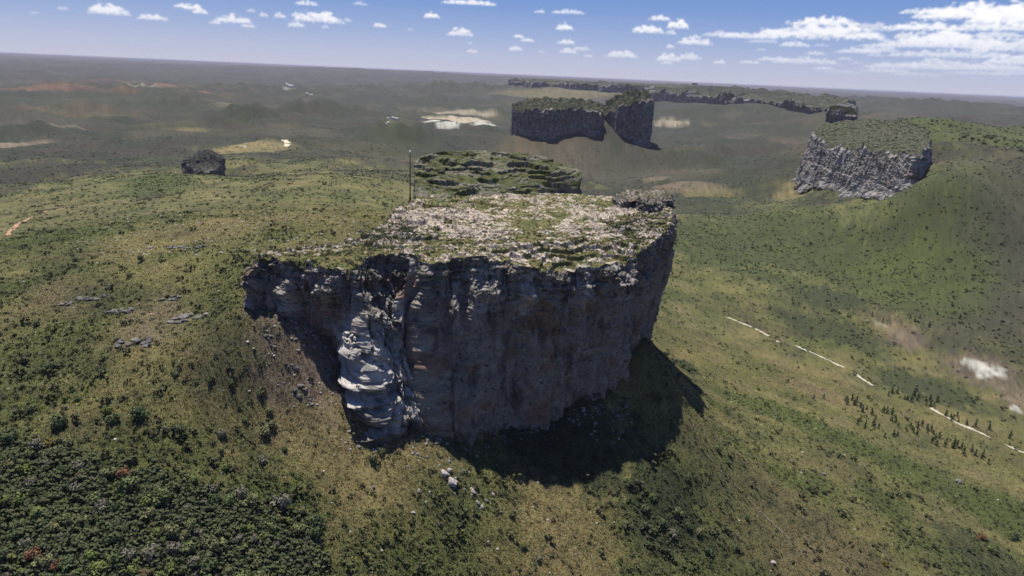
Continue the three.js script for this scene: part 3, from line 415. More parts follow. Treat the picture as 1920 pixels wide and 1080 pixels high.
{
  const p0 = atH(780, 440, -79), p1 = atH(1150, 430, -77);
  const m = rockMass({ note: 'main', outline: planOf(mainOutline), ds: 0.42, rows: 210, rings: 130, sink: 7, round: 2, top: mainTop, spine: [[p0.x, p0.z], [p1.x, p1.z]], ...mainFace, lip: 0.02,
    relief: (x, z) => { const r = topRock(x, z), [cd, id] = cellNoise(x / 2.4, z / 1.7); return r * (0.1 + 1.2 * id * id) + 0.5 * fbm(x / 3, z / 3, 2); },
    cover: (x, z) => {
      const r = topRock(x, z), f = fbm(x / 5, z / 4, 3, 0.6), id = cellNoise(x / 1.5, z / 1.1)[1];
      let c = mix3(C.olive, C.straw, sstep(-0.3, 0.5, f)); c = mix3(c, C.green, sstep(0.1, 0.5, n2b(x / 14, z / 12)) * 0.7);
      const rk = mix3([0.20, 0.17, 0.15], [0.68, 0.57, 0.52], Math.pow(id, 0.8)); return mix3(c, rk, sstep(0.35, 0.75, r + (id - 0.5) * 0.7));
    } });
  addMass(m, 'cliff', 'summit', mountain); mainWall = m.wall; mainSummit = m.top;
  // the bedded block behind the summit
  const blockOutline = [[780, 370, -79], [800, 376, -79], [850, 377, -79], [900, 374, -79], [950, 370, -79], [1000, 364, -77.5], [1040, 358, -76], [1072, 354, -75], [1084, 348, -73], [1090, 334, -68], [1086, 318, -63.5], [1050, 304, -60.5], [1000, 289, -57.5], [900, 282, -57], [840, 284, -58], [795, 291, -60], [780, 302, -63], [778, 340, -71]];
  const bt = heightsOf([...blockOutline, [900, 345, -73], [850, 335, -70], [900, 315, -65], [1000, 325, -66], [1050, 332, -67], [950, 342, -72], [820, 320, -66.5]], 5);
  const blockTop = (x, z) => { const h = bt(x, z) + 0.8 * fbm(x / 26, z / 26, 3), hw = h + 2.6 * fbm(x / 46, z / 34, 4) + 0.3 * n2b(x / 5, z / 5), b = bedAt(BLOCKBEDS, hw), th = BLOCKBEDS[b + 1] - BLOCKBEDS[b], fr = (hw - BLOCKBEDS[b]) / th; return h + (BLOCKBEDS[b] + th * sstep(0.66, 0.76, fr) - hw) * sstep(-0.35, 0.15, n2b(x / 26, b * 7.3)); };
  const q0 = atH(840, 322, -67), q1 = atH(1030, 324, -66);
  const b = rockMass({ note: 'block', outline: planOf(blockOutline), ds: 0.55, rows: 46, rings: 130, sink: 6, top: blockTop, spine: [[q0.x, q0.z], [q1.x, q1.z]], lip: 0.02,
    offset: (q, y, t) => (bedded(q, y, t, 1.0, 9) + 0.5 * fbm(q.s / 3, y / 2, 3)) * (0.4 + 0.6 * sstep(0, 0.08, t)), face: (q, y, t) => { const c = mix3(ROCK.grey, ROCK.black, 0.6 * sstep(0, 0.5, fbm(q.s / 4, y / 9, 3))); return mix3(c, ROCK.moss, 0.6 * sstep(0.1, 0.4, fbm(q.s / 7, y / 3, 2))); },
    relief: (x, z) => 1.3 * (cellNoise(x / 2.6, z / 2)[1] - 0.4) * sstep(-0.2, 0.3, fbm(x / 18, z / 7, 3)) + 0.25 * fbm(x / 2, z / 2, 2),
    cover: (x, z) => { const r = sstep(-0.15, 0.35, fbm(x / 20, z / 7, 4, 0.6) + 0.4 * n2b(x / 34, z / 22) + 0.0035 * (bt(x, z) - 231)); const c = mix3(C.olive, C.green, sstep(-0.3, 0.4, fbm(x / 12, z / 12, 3))); return mix3([c[0] * 0.8, c[1] * 0.8, c[2] * 0.8], mix3([0.10, 0.092, 0.075], [0.30, 0.27, 0.235], cellNoise(x / 1.8, z / 0.9)[1]), r * 0.85); } });
  addMass(b, 'rear_block', 'block_ledges', mountain);
  // the crag at its corner
  const cragOutline = [[1152, 376, -76], [1168, 390, -76], [1190, 386, -76], [1212, 398, -76], [1238, 394, -76], [1250, 380, -76], [1256, 384, -76], [1248, 366, -76], [1222, 362, -76], [1205, 368, -76], [1185, 360, -76], [1165, 366, -76]];
  const ct = heightsOf([...cragOutline.map(([u, v, y], i) => [u, v, i < 2 || i > 10 ? -75 : -72.5]), [1205, 377, -70.5], [1230, 380, -70.5], [1175, 378, -72]], 4), r0 = atH(1180, 376, -72), r1 = atH(1225, 376, -72);
  const cg = rockMass({ note: 'crag', outline: planOf(cragOutline), ds: 0.45, rows: 44, rings: 34, sink: 0, foot: (x, z) => CAMY - 80, top: (x, z) => ct(x, z) + 2.2 * fbm(x / 7, z / 7, 3) + (cellNoise(x / 3, z / 3)[1] - 0.5) * 2.2, spine: [[r0.x, r0.z], [r1.x, r1.z]],
    offset: (q, y, t) => (bedded(q, y, t, 1.6, 14) + 3 * fbm(q.s / 8, y / 6, 3) + 2.2 * t) * (0.5 + 0.5 * sstep(0, 0.15, t)), face: (q, y) => { const c = mix3(ROCK.grey, ROCK.black, 0.75 * sstep(-0.1, 0.4, fbm(q.s / 3, y / 4, 3))); return mix3(c, ROCK.pale, 0.5 * sstep(0.2, 0.5, n2b(q.s / 2, y / 2))); },
    cover: (x, z) => mix3(mix3([0.10, 0.09, 0.085], [0.40, 0.34, 0.32], cellNoise(x / 1.5, z / 1.5)[1]), C.olive, 0.8 * sstep(0.05, 0.35, fbm(x / 4, z / 4, 3))) });
  addMass(cg, 'corner_crag', 'crag_top', mountain);
}

/* ---- rock walls farther off share one kind of wall */
function farWall(sc, seed, flute = 1, lean = 0, pale = 0, wander = 1) {
  return {
    offset: (q, y, t) => { const s = q.s / sc, b = bedAt(FARBEDS, (y + 3 * n2(s / 60, seed)) / sc * 1.4); return sc * (flute * (1.7 * (0.5 - Math.abs(n2(s / 9, y / sc / 70 + seed))) + 1.1 * (0.5 - Math.abs(n2b(s / 3.6, y / sc / 30 + seed)))) + 6.5 * wander * fbm(s / 44, seed, 4) + (hash(b, seed) - 0.5) * 1.3 + 0.9 * (cellNoise(s / 6, y / sc / 8)[1] - 0.5) + 0.5 * fbm(s / 2.2, y / sc / 2.2, 2)) * sstep(0, 0.06, t) + sc * 3.0 * sstep(0.8, 1, t) + sc * 1.2 * t + (lean ? lean * sstep(0.3, 0.8, Math.max(q.nz, -q.nx * 0.9)) * (q.top - y) * (0.75 + 0.5 * cellNoise(s / 7, y / sc / 12)[1]) : 0); },
    face: (q, y, t) => { const s = q.s / sc, Y = y / sc; let c = mix3(mix3(ROCK.grey, ROCK.pale, pale), ROCK.pale, 0.55 * sstep(-0.2, 0.5, fbm(s / 7 + seed, Y / 9, 3))); c = mix3(c, ROCK.pink, 0.5 * sstep(0.1, 0.6, fbm(s / 25, Y / 20 + seed, 3))); c = mix3(c, ROCK.black, 0.62 * (1 - 0.4 * pale) * sstep(-0.05 + 0.15 * pale, 0.4, fbm(s / 2.2, Y / 16 + seed, 3, 0.6))); c = mix3(c, ROCK.moss, 0.8 * sstep(0.15, 0.45, fbm(s / 6, Y / 5 + seed, 3) + 0.35 * sstep(0.12, 0.0, t) + 0.3 * sstep(0.85, 1, t))); return c; },
  };
}
const heath = (x, z) => { const f = fbm(x / 18, z / 18, 4, 0.6), c = mix3([0.040, 0.050, 0.018], [0.066, 0.062, 0.030], sstep(-0.4, 0.4, f)); return mix3(mix3(c, C.dark, 0.8 * sstep(0.1, 0.45, n2b(x / 9, z / 9) + 0.5 * f)), C.rock, 0.35 * sstep(0.35, 0.55, n2(x / 6, z / 5) + 0.4 * f)); };
const flatTop = (list, bumps, lift = 0) => { const f = heightsOf(list, 40); return (x, z) => f(x, z) + lift + bumps * fbm(x / 45, z / 45, 4); };
function farMass(name, label, category, list, o) {
  const g = thing(name, label, category), P = planOf(list.map((p) => [p[0], p[1], p[2]])), cx = P.reduce((s, p) => s + p[0], 0) / P.length, cz = P.reduce((s, p) => s + p[1], 0) / P.length;
  const top = o.top ?? flatTop(list, o.bumps ?? 2);
  const sp = o.spine ?? [0.35, 0.35], a = [...P].sort((p, q) => p[0] - q[0]), A = a[0], B = a[a.length - 1];
  const notch = (info) => { for (const q of info) q.top += o.scale * (2.4 * (hash(Math.floor(q.s / o.scale / 7 + 0.5 * n2(q.s / o.scale / 5, 2)), o.seed) - 0.55) + 2.2 * n2(q.s / o.scale / 22, o.seed)); };
  const m = rockMass({ prepare: notch, note: name, outline: P, ds: o.ds, rows: o.rows, rings: o.rings, sink: o.sink ?? 15, round: o.ds * 2, top, spine: [[lerp(cx, A[0], sp[0]), lerp(cz, A[1], sp[0])], [lerp(cx, B[0], sp[1]), lerp(cz, B[1], sp[1])]], ...farWall(o.scale, o.seed, o.flute, o.lean, o.pale, o.wander), cover: o.cover ?? heath, lip: o.lip ?? 0.1 });
  if (o.bare) footprints[footprints.length - 1].bare = true;
  addMass(m, 'cliff', 'summit', g); return g;
}
// right: the pale fluted cliff under a green plateau
farMass('pale_cliff', 'pale grey fluted cliff under a green plateau, lit by the sun', 'cliff',
  [[1528, 252, 1520], [1542, 262, 1450], [1558, 271, 1420], [1579, 274, 1360], [1600, 279, 1330], [1624, 277, 1275], [1650, 283, 1245], [1685, 284, 1180], [1716, 287, 1135], [1740, 270, 1240], [1738, 242, 1500], [1690, 228, 1800], [1620, 223, 1950], [1560, 229, 1900], [1532, 242, 1700]],
  { ds: 1.5, rows: 80, rings: 50, scale: 2.4, seed: 2, bumps: 3, lean: 0.16, flute: 1.1, pale: 0.9, wander: 0.5 });
// middle distance: a mesa of two blocks with a grassy saddle
farMass('mesa_block', 'wide dark mesa block with a flat shrubby top, beside the grassy saddle', 'mesa',
  [[963, 200, 2235], [985, 206, 2195], [1015, 204, 2190], [1040, 206, 2182], [1090, 205, 2182], [1120, 208, 2200], [1126, 197, 2300], [1095, 187, 2390], [1040, 185, 2410], [1000, 187, 2390], [968, 192, 2330]],
  { ds: 2.2, rows: 60, rings: 40, scale: 2.6, seed: 5, bumps: 12, flute: 0.7, wander: 1.3 });
farMass('mesa_tower', 'tall dark mesa tower with a sharp upright edge, beyond the grassy saddle', 'mesa',
  [[1130, 216, 2262], [1150, 206, 2242], [1175, 197, 2226], [1197, 190, 2216], [1217, 185, 2214], [1219, 178, 2280], [1207, 172, 2380], [1180, 172, 2400], [1150, 182, 2380], [1131, 200, 2330]],
  { ds: 2.2, rows: 70, rings: 36, scale: 2.6, seed: 9, bumps: 16, flute: 0.9, wander: 1.3 });
// the dark knob of rock on the left ridge
farMass('rock_outcrop', 'small dark rounded rock knob on the grassy ridge', 'rock outcrop',
  [[345, 318, -150], [360, 328, -150], [385, 332, -150], [408, 329, -150], [417, 318, -150], [412, 306, -150], [385, 302, -150], [358, 306, -150]],
  { ds: 0.9, rows: 46, rings: 30, scale: 1.2, seed: 12, sink: 4, lip: 0.5, cover: (x, z) => mix3(mix3([0.03, 0.03, 0.032], [0.10, 0.095, 0.09], cellNoise(x / 3, z / 3)[1]), C.dark, 0.7 * sstep(0, 0.5, fbm(x / 6, z / 6, 3))), bare: true, top: (() => { const c = atH(392, 318, -150), f = atH(352, 320, -150); return (x, z) => { const d = Math.hypot(x - c.x, z - c.z) / 27, e = Math.hypot(x - f.x, z - f.z) / 14; return CAMY - 150 + 10 + 16 * sstep(1.25, 0.25, d) - 8 * sstep(1.2, 0.3, e) + 4 * fbm(x / 9, z / 9, 3); }; })() });
// the long escarpment far behind
farMass('escarpment', 'long dark escarpment winding into the distance under a green plateau', 'escarpment',
  [[1562, 203, 4250], [1540, 200, 4350], [1515, 199, 4450], [1480, 193, 4700], [1440, 190, 4900], [1405, 187, 5050], [1384, 187, 5100], [1374, 180, 5500], [1340, 178, 5600], [1300, 174, 5900], [1262, 172, 6100], [1235, 171, 6300], [1218, 164, 6900], [1180, 161, 7300], [1150, 157, 7900], [1230, 157.5, 8600], [1330, 161, 8200], [1420, 168, 7400], [1500, 177, 6600], [1580, 188, 5600]],
  { ds: 9, rows: 34, rings: 36, scale: 9, seed: 17, bumps: 22, sink: 30, flute: 2.2, wander: 2.2 });
farMass('far_mesa', 'low far mesa blue with haze, beyond the brown plain', 'mesa',
  [[975, 153, 7600], [1010, 155, 7500], [1060, 157, 7500], [1110, 160, 7400], [1150, 162, 7400], [1150, 157, 8800], [1080, 152, 9400], [1000, 149, 9400]],
  { ds: 14, rows: 20, rings: 20, scale: 10, seed: 21, bumps: 24, sink: 40, flute: 2, wander: 2 });
farMass('grey_crag', 'small pale grey crag rising behind the pale cliff plateau', 'rock outcrop',
  [[1556, 205, 2300], [1575, 207, 2280], [1600, 212, 2270], [1608, 210, 2330], [1595, 203, 2390], [1570, 198, 2400], [1557, 200, 2360]],
  { ds: 2.4, rows: 36, rings: 18, scale: 2.2, seed: 25, sink: 30, bumps: 4 });

camera.matrixWorldInverse.copy(camera.matrixWorld).invert();

/* -------------------------------------------------------------------- plants */
function crownGeometry(seed, n, size, lumps, squash = 0.85, cone = 0) {   // many leaf-sized faces gathered in clumps, 1 m radius, base at 0
  const R = rng(seed), pos = [], nor = [], col = [], L = [];
  for (let i = 0; i < lumps; i++) { const a = R() * 6.283, q = Math.sqrt(R()) * 0.62, h = cone ? R() : 0.35 + 0.75 * R(); L.push([Math.cos(a) * q * (cone ? 1.1 - h : 1), h, Math.sin(a) * q * (cone ? 1.1 - h : 1), (0.30 + 0.24 * R()) * (cone ? 1.15 - 0.8 * h : 1), 0.72 + 0.55 * R()]); }
  const v = new THREE.Vector3(), a = new THREE.Vector3(), b = new THREE.Vector3();
  for (let i = 0; i < n; i++) {
    const l = L[Math.floor(R() * lumps)]; v.set(R() * 2 - 1, R() * 1.6 - 0.55, R() * 2 - 1).normalize();
    const k = l[3] * (0.78 + 0.3 * R()), cx = l[0] + v.x * k, cy = (l[1] + v.y * k) * squash * (cone || 1), cz = l[2] + v.z * k;
    v.x += (R() - 0.5) * 1.3; v.y += (R() - 0.3) * 1.1; v.z += (R() - 0.5) * 1.3; v.normalize();
    a.set(R() - 0.5, R() - 0.5, R() - 0.5).cross(v).normalize(); b.crossVectors(v, a);
    const w = size * (0.6 + 0.8 * R()), h = w * (0.5 + 0.4 * R()), t = l[4] * (0.8 + 0.4 * R());
    const P = [[w, 0], [0, h], [-w, 0], [0, -h]].map(([p, q]) => [cx + a.x * p + b.x * q, Math.max(0.0, cy + a.y * p + b.y * q), cz + a.z * p + b.z * q]);
    for (const m of [0, 1, 2, 0, 2, 3]) { pos.push(...P[m]); nor.push(v.x, v.y, v.z); col.push(t, t * (0.95 + 0.1 * R()), t * 0.95); }
  }
  const g = new THREE.BufferGeometry();
  g.setAttribute('position', new THREE.Float32BufferAttribute(pos, 3)); g.setAttribute('normal', new THREE.Float32BufferAttribute(nor, 3)); g.setAttribute('color', new THREE.Float32BufferAttribute(col, 3));
  return g;
}
function trunkGeometry(seed, h, r) {
  const R = rng(seed), parts = [];
  const stem = (x0, y0, z0, x1, y1, z1, ra, rb) => { const g = new THREE.CylinderGeometry(rb, ra, 1, 6, 1, true), d = new THREE.Vector3(x1 - x0, y1 - y0, z1 - z0), l = d.length(); g.scale(1, l, 1); g.translate(0, l / 2, 0); g.applyQuaternion(new THREE.Quaternion().setFromUnitVectors(new THREE.Vector3(0, 1, 0), d.normalize())); g.translate(x0, y0, z0); parts.push(g.toNonIndexed()); };
  stem(0, -0.3, 0, 0.05, h * 0.6, 0.03, r, r * 0.7);
  for (let i = 0; i < 4; i++) { const a = i * 1.57 + R(), q = 0.35 + 0.25 * R(); stem(0.05, h * (0.4 + 0.12 * R()), 0.03, Math.cos(a) * q, h * (0.85 + 0.3 * R()), Math.sin(a) * q, r * 0.55, r * 0.2); }
  return mergeGeometries(parts);
}
const barkMat = new THREE.MeshStandardMaterial({ color: new THREE.Color().setRGB(0.09, 0.075, 0.06), roughness: 1 });
const leafMat = (r, g, b) => new THREE.MeshStandardMaterial({ color: new THREE.Color().setRGB(r, g, b), vertexColors: true, roughness: 0.9, side: THREE.DoubleSide });
const crowns = [0, 1, 2, 3, 4].map((i) => crownGeometry(101 + i, 460, 0.115, 8 + 3 * i)), cones = [0, 1, 2].map((i) => crownGeometry(151 + i, 220, 0.15, 12, 0.9, 2.3)), trunks = [0, 1].map((i) => trunkGeometry(171 + i, 0.8, 0.07));
const KINDS = {
  dark: [leafMat(0.072, 0.096, 0.036), 'dark green'], mid: [leafMat(0.11, 0.138, 0.046), 'mid green'], olive: [leafMat(0.14, 0.142, 0.06), 'olive green'], bright: [leafMat(0.13, 0.165, 0.040), 'bright green'],
  grey: [leafMat(0.16, 0.145, 0.105), 'grey-brown half-bare'], rust: [leafMat(0.20, 0.095, 0.045), 'rust-red'], gold: [leafMat(0.16, 0.125, 0.022), 'yellow-flowered'],
};
function tree(p, r, kind, name, label, category, group, seed, geos = crowns, tall = 1) {
  const g = thing(name, label, category, new THREE.Vector3(p.x, p.y - 0.05, p.z), group);
  g.rotation.y = hash(seed, 1) * 6.28; g.scale.set(r, r * tall * (0.9 + 0.25 * hash(seed, 2)), r);
  part('trunk', trunks[seed % 2], barkMat, g); part('crown', geos[seed % geos.length], KINDS[kind][0], g); return g;
}
const pixPoly = (list) => list.map(([u, v]) => { const p = drop(u, v); return [p.x, p.z]; });
const isIn = (poly, x, z) => inside(poly, x, z);

/* the wood at the lower left */
const wood = pixPoly([[-220, 800], [0, 838], [60, 832], [125, 838], [170, 866], [250, 872], [330, 905], [420, 925], [520, 945], [590, 985], [610, 1060], [640, 1300], [-260, 1300]]);
const woodTrees = [];
{
  const R = rng(77), bx = wood.map((p) => p[0]), bz = wood.map((p) => p[1]), x0 = Math.min(...bx), x1 = Math.max(...bx), z0 = Math.min(...bz), z1 = Math.max(...bz);
  for (let i = 0; i < 26000 && woodTrees.length < 1500; i++) {
    const x = lerp(x0, x1, R()), z = lerp(z0, z1, R()), r = 0.9 + 3.2 * Math.pow(R(), 2.0); if (!isIn(wood, x + 3 * n2(x / 9, z / 9), z + 3 * n2b(x / 9, z / 9))) continue;
    if (woodTrees.some((t) => Math.hypot(t.x - x, t.z - z) < (t.r + r) * 0.56)) continue;
    const y = groundH(x, z), P = toPixel(new THREE.Vector3(x, y, z)), f = fbm(x / 22, z / 22, 2), e = R();
    const kind = f > 0.25 && e < 0.6 ? 'bright' : e < 0.30 ? 'dark' : e < 0.58 ? 'mid' : e < 0.8 ? 'olive' : e < 0.992 ? 'grey' : 'rust';
    woodTrees.push({ x, y, z, r, kind, seen: P[0] > -20 && P[0] < 1940 && P[1] < 1100 && P[1] > 0, D: P[2] });
  }
  for (const [u, v, r, kind] of [[92, 832, 2.4, 'gold'], [232, 888, 3.0, 'rust'], [108, 1057, 2.4, 'rust'], [40, 935, 2.6, 'bright'], [275, 1075, 2.0, 'rust']]) { const p = drop(u, v + 8); for (let i = woodTrees.length - 1; i >= 0; i--) if (Math.hypot(woodTrees[i].x - p.x, woodTrees[i].z - p.z) < r) woodTrees.splice(i, 1); woodTrees.push({ x: p.x, y: p.y, z: p.z, r, kind, seen: true, D: 0 }); }
  woodTrees.sort((a, b) => (b.seen - a.seen) || b.r / (b.D || 200) - a.r / (a.D || 200));
}
const rest = [];
woodTrees.forEach((t, i) => {
  if (i < 300 && t.seen) tree(t, t.r, t.kind, 'wood_tree', `${KINDS[t.kind][1]} tree in the dense wood at the foot of the slope`, 'tree', `${KINDS[t.kind][1]} trees of the wood`, i);
  else rest.push(t);
});

/* undergrowth between them is part of the scrub below */
const undergrowth = []; { const R = rng(78), bx = wood.map((p) => p[0]), bz = wood.map((p) => p[1]), x0 = Math.min(...bx), x1 = Math.max(...bx), z0 = Math.min(...bz), z1 = Math.max(...bz); for (let i = 0; i < 9000; i++) { const x = lerp(x0, x1, R()), z = lerp(z0, z1, R()); if (!isIn(wood, x + 3 * n2(x / 9, z / 9), z + 3 * n2b(x / 9, z / 9))) continue; const b = 0.7 + 0.8 * R(), t = 0.8 + 0.5 * R(); undergrowth.push([x, groundH(x, z), z, b, b * 1.3, 0.085 * t, 0.10 * t, 0.042 * t]); } }

/* lone trees and big bushes on the slopes, read from the photograph: pixel of the foot, crown radius, kind */
const lone = [[87, 696, 3.0, 'dark'], [110, 800, 3.4, 'dark'], [262, 782, 3.6, 'dark'], [338, 812, 2.8, 'dark'], [212, 792, 2.8, 'mid'], [203, 775, 2.2, 'bright'], [497, 815, 3.2, 'olive'], [512, 800, 2.4, 'olive'], [415, 818, 2.0, 'grey'], [395, 716, 2.0, 'dark'], [432, 722, 1.8, 'dark'], [488, 740, 2.2, 'dark'], [265, 490, 2.4, 'dark'], [58, 770, 2.0, 'mid'], [300, 898, 2.4, 'mid'], [146, 752, 1.6, 'dark'], [330, 705, 1.6, 'dark'], [505, 775, 2.0, 'olive'], [460, 792, 1.8, 'dark'], [415, 848, 1.6, 'mid'], [490, 868, 2.2, 'grey'], [534, 845, 1.6, 'dark'], [70, 610, 1.6, 'dark'], [140, 490, 1.8, 'dark'], [425, 880, 2.2, 'bright'], [700, 862, 2.6, 'olive'], [715, 850, 2.0, 'olive'],
  [1180, 912, 2.6, 'dark'], [1210, 960, 2.8, 'dark'], [1240, 985, 3.0, 'dark'], [1270, 965, 2.6, 'mid'], [1290, 990, 2.4, 'dark'], [1225, 935, 2.2, 'mid'], [1310, 1000, 2.2, 'olive'], [1330, 1040, 2.6, 'dark'], [1260, 1005, 2.4, 'grey'], [1380, 1030, 2.2, 'dark'], [1400, 975, 2.0, 'dark'], [1345, 845, 2.2, 'mid'], [1365, 870, 2.0, 'mid'], [1520, 920, 2.2, 'dark'], [1545, 925, 1.9, 'dark'], [1290, 900, 1.9, 'dark'], [1700, 930, 2.4, 'dark'], [1900, 1010, 3.0, 'dark'], [1860, 1035, 3.0, 'mid'], [1840, 1010, 2.6, 'rust'], [1660, 1060, 2.0, 'gold'], [1250, 668, 3.2, 'dark'], [1264, 680, 3.4, 'dark'], [1278, 688, 3.0, 'dark'], [1292, 697, 2.8, 'dark'], [980, 1030, 1.8, 'dark'], [960, 970, 1.6, 'dark'], [1010, 1050, 1.8, 'grey']];
lone.forEach(([u, v, r, k], i) => tree(drop(u, v), r, k, 'lone_bush', u < 900 ? `${KINDS[k][1]} bush standing alone on the grassy slope above the wood` : `${KINDS[k][1]} bush on the slope below the undercut corner of the cliff`, 'bush', u < 900 ? `${KINDS[k][1]} bushes on the slope above the wood` : `${KINDS[k][1]} bushes below the undercut corner`, 31 + i));

/* slender trees along the pale road in the valley */
{
  const R = rng(91), spots = [];
  for (const [u0, v0, u1, v1, sp, n] of [[1590, 752, 1850, 862, 16, 46], [1660, 735, 1760, 760, 12, 26], [1600, 790, 1700, 830, 14, 10], [1640, 600, 1800, 605, 22, 9], [1760, 775, 1900, 830, 10, 12], [1500, 740, 1620, 760, 10, 8]]) for (let i = 0; i < n; i++) { const t = R(); spots.push([lerp(u0, u1, t) + (R() - 0.5) * sp, lerp(v0, v1, t) + (R() - 0.5) * sp * 1.3]); }
  spots.forEach(([u, v], i) => tree(drop(u, v), 1.5 + 0.9 * R(), R() < 0.75 ? 'dark' : 'olive', 'slender_tree', 'slender dark tree standing by the pale dirt road in the valley', 'tree', 'slender trees along the valley road', 200 + i, cones, 1.1));
}

/* trees on the plateau above the pale cliff and on its slope */
{
  const R = rng(93);
  for (let i = 0; i < 150; i++) { const t = R(), u = lerp(1620, 1925, t), v = lerp(222, 262, t) + (R() - 0.5) * (12 + 40 * t), p = drop(u, v); let y = p.y; if (p.z < -3000) continue; for (const f of footprints) if (inside(f.poly, p.x, p.z)) y = Math.max(y, f.top(p.x, p.z)); p.y = y; tree(p, 2.2 + 3.2 * R() * R(), R() < 0.7 ? 'dark' : 'olive', 'plateau_tree', 'dark rounded tree on the green plateau beside the pale cliff', 'tree', 'trees on the plateau beside the pale cliff', 300 + i, crowns, 0.75); }
}

/* low scrub nobody could count */
const scrubGeo = crownGeometry(190, 26, 0.34, 5, 0.8), grassGeo = (() => {
  const R = rng(8), pos = [], nor = []; for (let i = 0; i < 14; i++) { const a = R() * 6.28, q = R() * 0.7, x = Math.cos(a) * q, z = Math.sin(a) * q, b = R() * 6.28, w = 0.13, lx = (R() - 0.5) * 0.7 + x * 0.6, lz = (R() - 0.5) * 0.7 + z * 0.6; pos.push(x - Math.cos(b) * w, 0, z - Math.sin(b) * w, x + Math.cos(b) * w, 0, z + Math.sin(b) * w, x + lx, 0.5 + 0.7 * R(), z + lz); for (let k = 0; k < 3; k++) nor.push(lx * 0.5, 0.85, lz * 0.5); }
  const g = new THREE.BufferGeometry(); g.setAttribute('position', new THREE.Float32BufferAttribute(pos, 3)); g.setAttribute('normal', new THREE.Float32BufferAttribute(nor, 3)); return g; })();
function scatter(name, geo, mat, list) {                // list of [x, y, z, radius, height, r, g, b]
  const m = new THREE.InstancedMesh(geo, mat, list.length), M = new THREE.Matrix4(), Q = new THREE.Quaternion(), Y = new THREE.Vector3(0, 1, 0), S = new THREE.Vector3(), P = new THREE.Vector3(), c = new THREE.Color();
  list.forEach((e, i) => { Q.setFromAxisAngle(Y, hash(i, 5) * 6.28); m.setMatrixAt(i, M.compose(P.set(e[0], e[1], e[2]), Q, S.set(e[3], e[4], e[3]))); m.setColorAt(i, c.setRGB(e[5], e[6], e[7])); });
  m.name = numbered(name); m.userData.kind = 'stuff'; m.castShadow = m.receiveShadow = true; scene.add(m); return m;
}
const scrubTone = (x, z, e) => { const g = fbm(x / 38, z / 38, 3); const a = e < 0.45 ? [0.046, 0.060, 0.026] : e < 0.7 ? [0.074, 0.084, 0.036] : e < 0.9 ? [0.10, 0.088, 0.058] : [0.11, 0.12, 0.042]; const k = 1.15 * (0.85 + 0.35 * g); return [a[0] * k, a[1] * k, a[2] * k]; };
const scrub = [], tufts = [], stones = [];
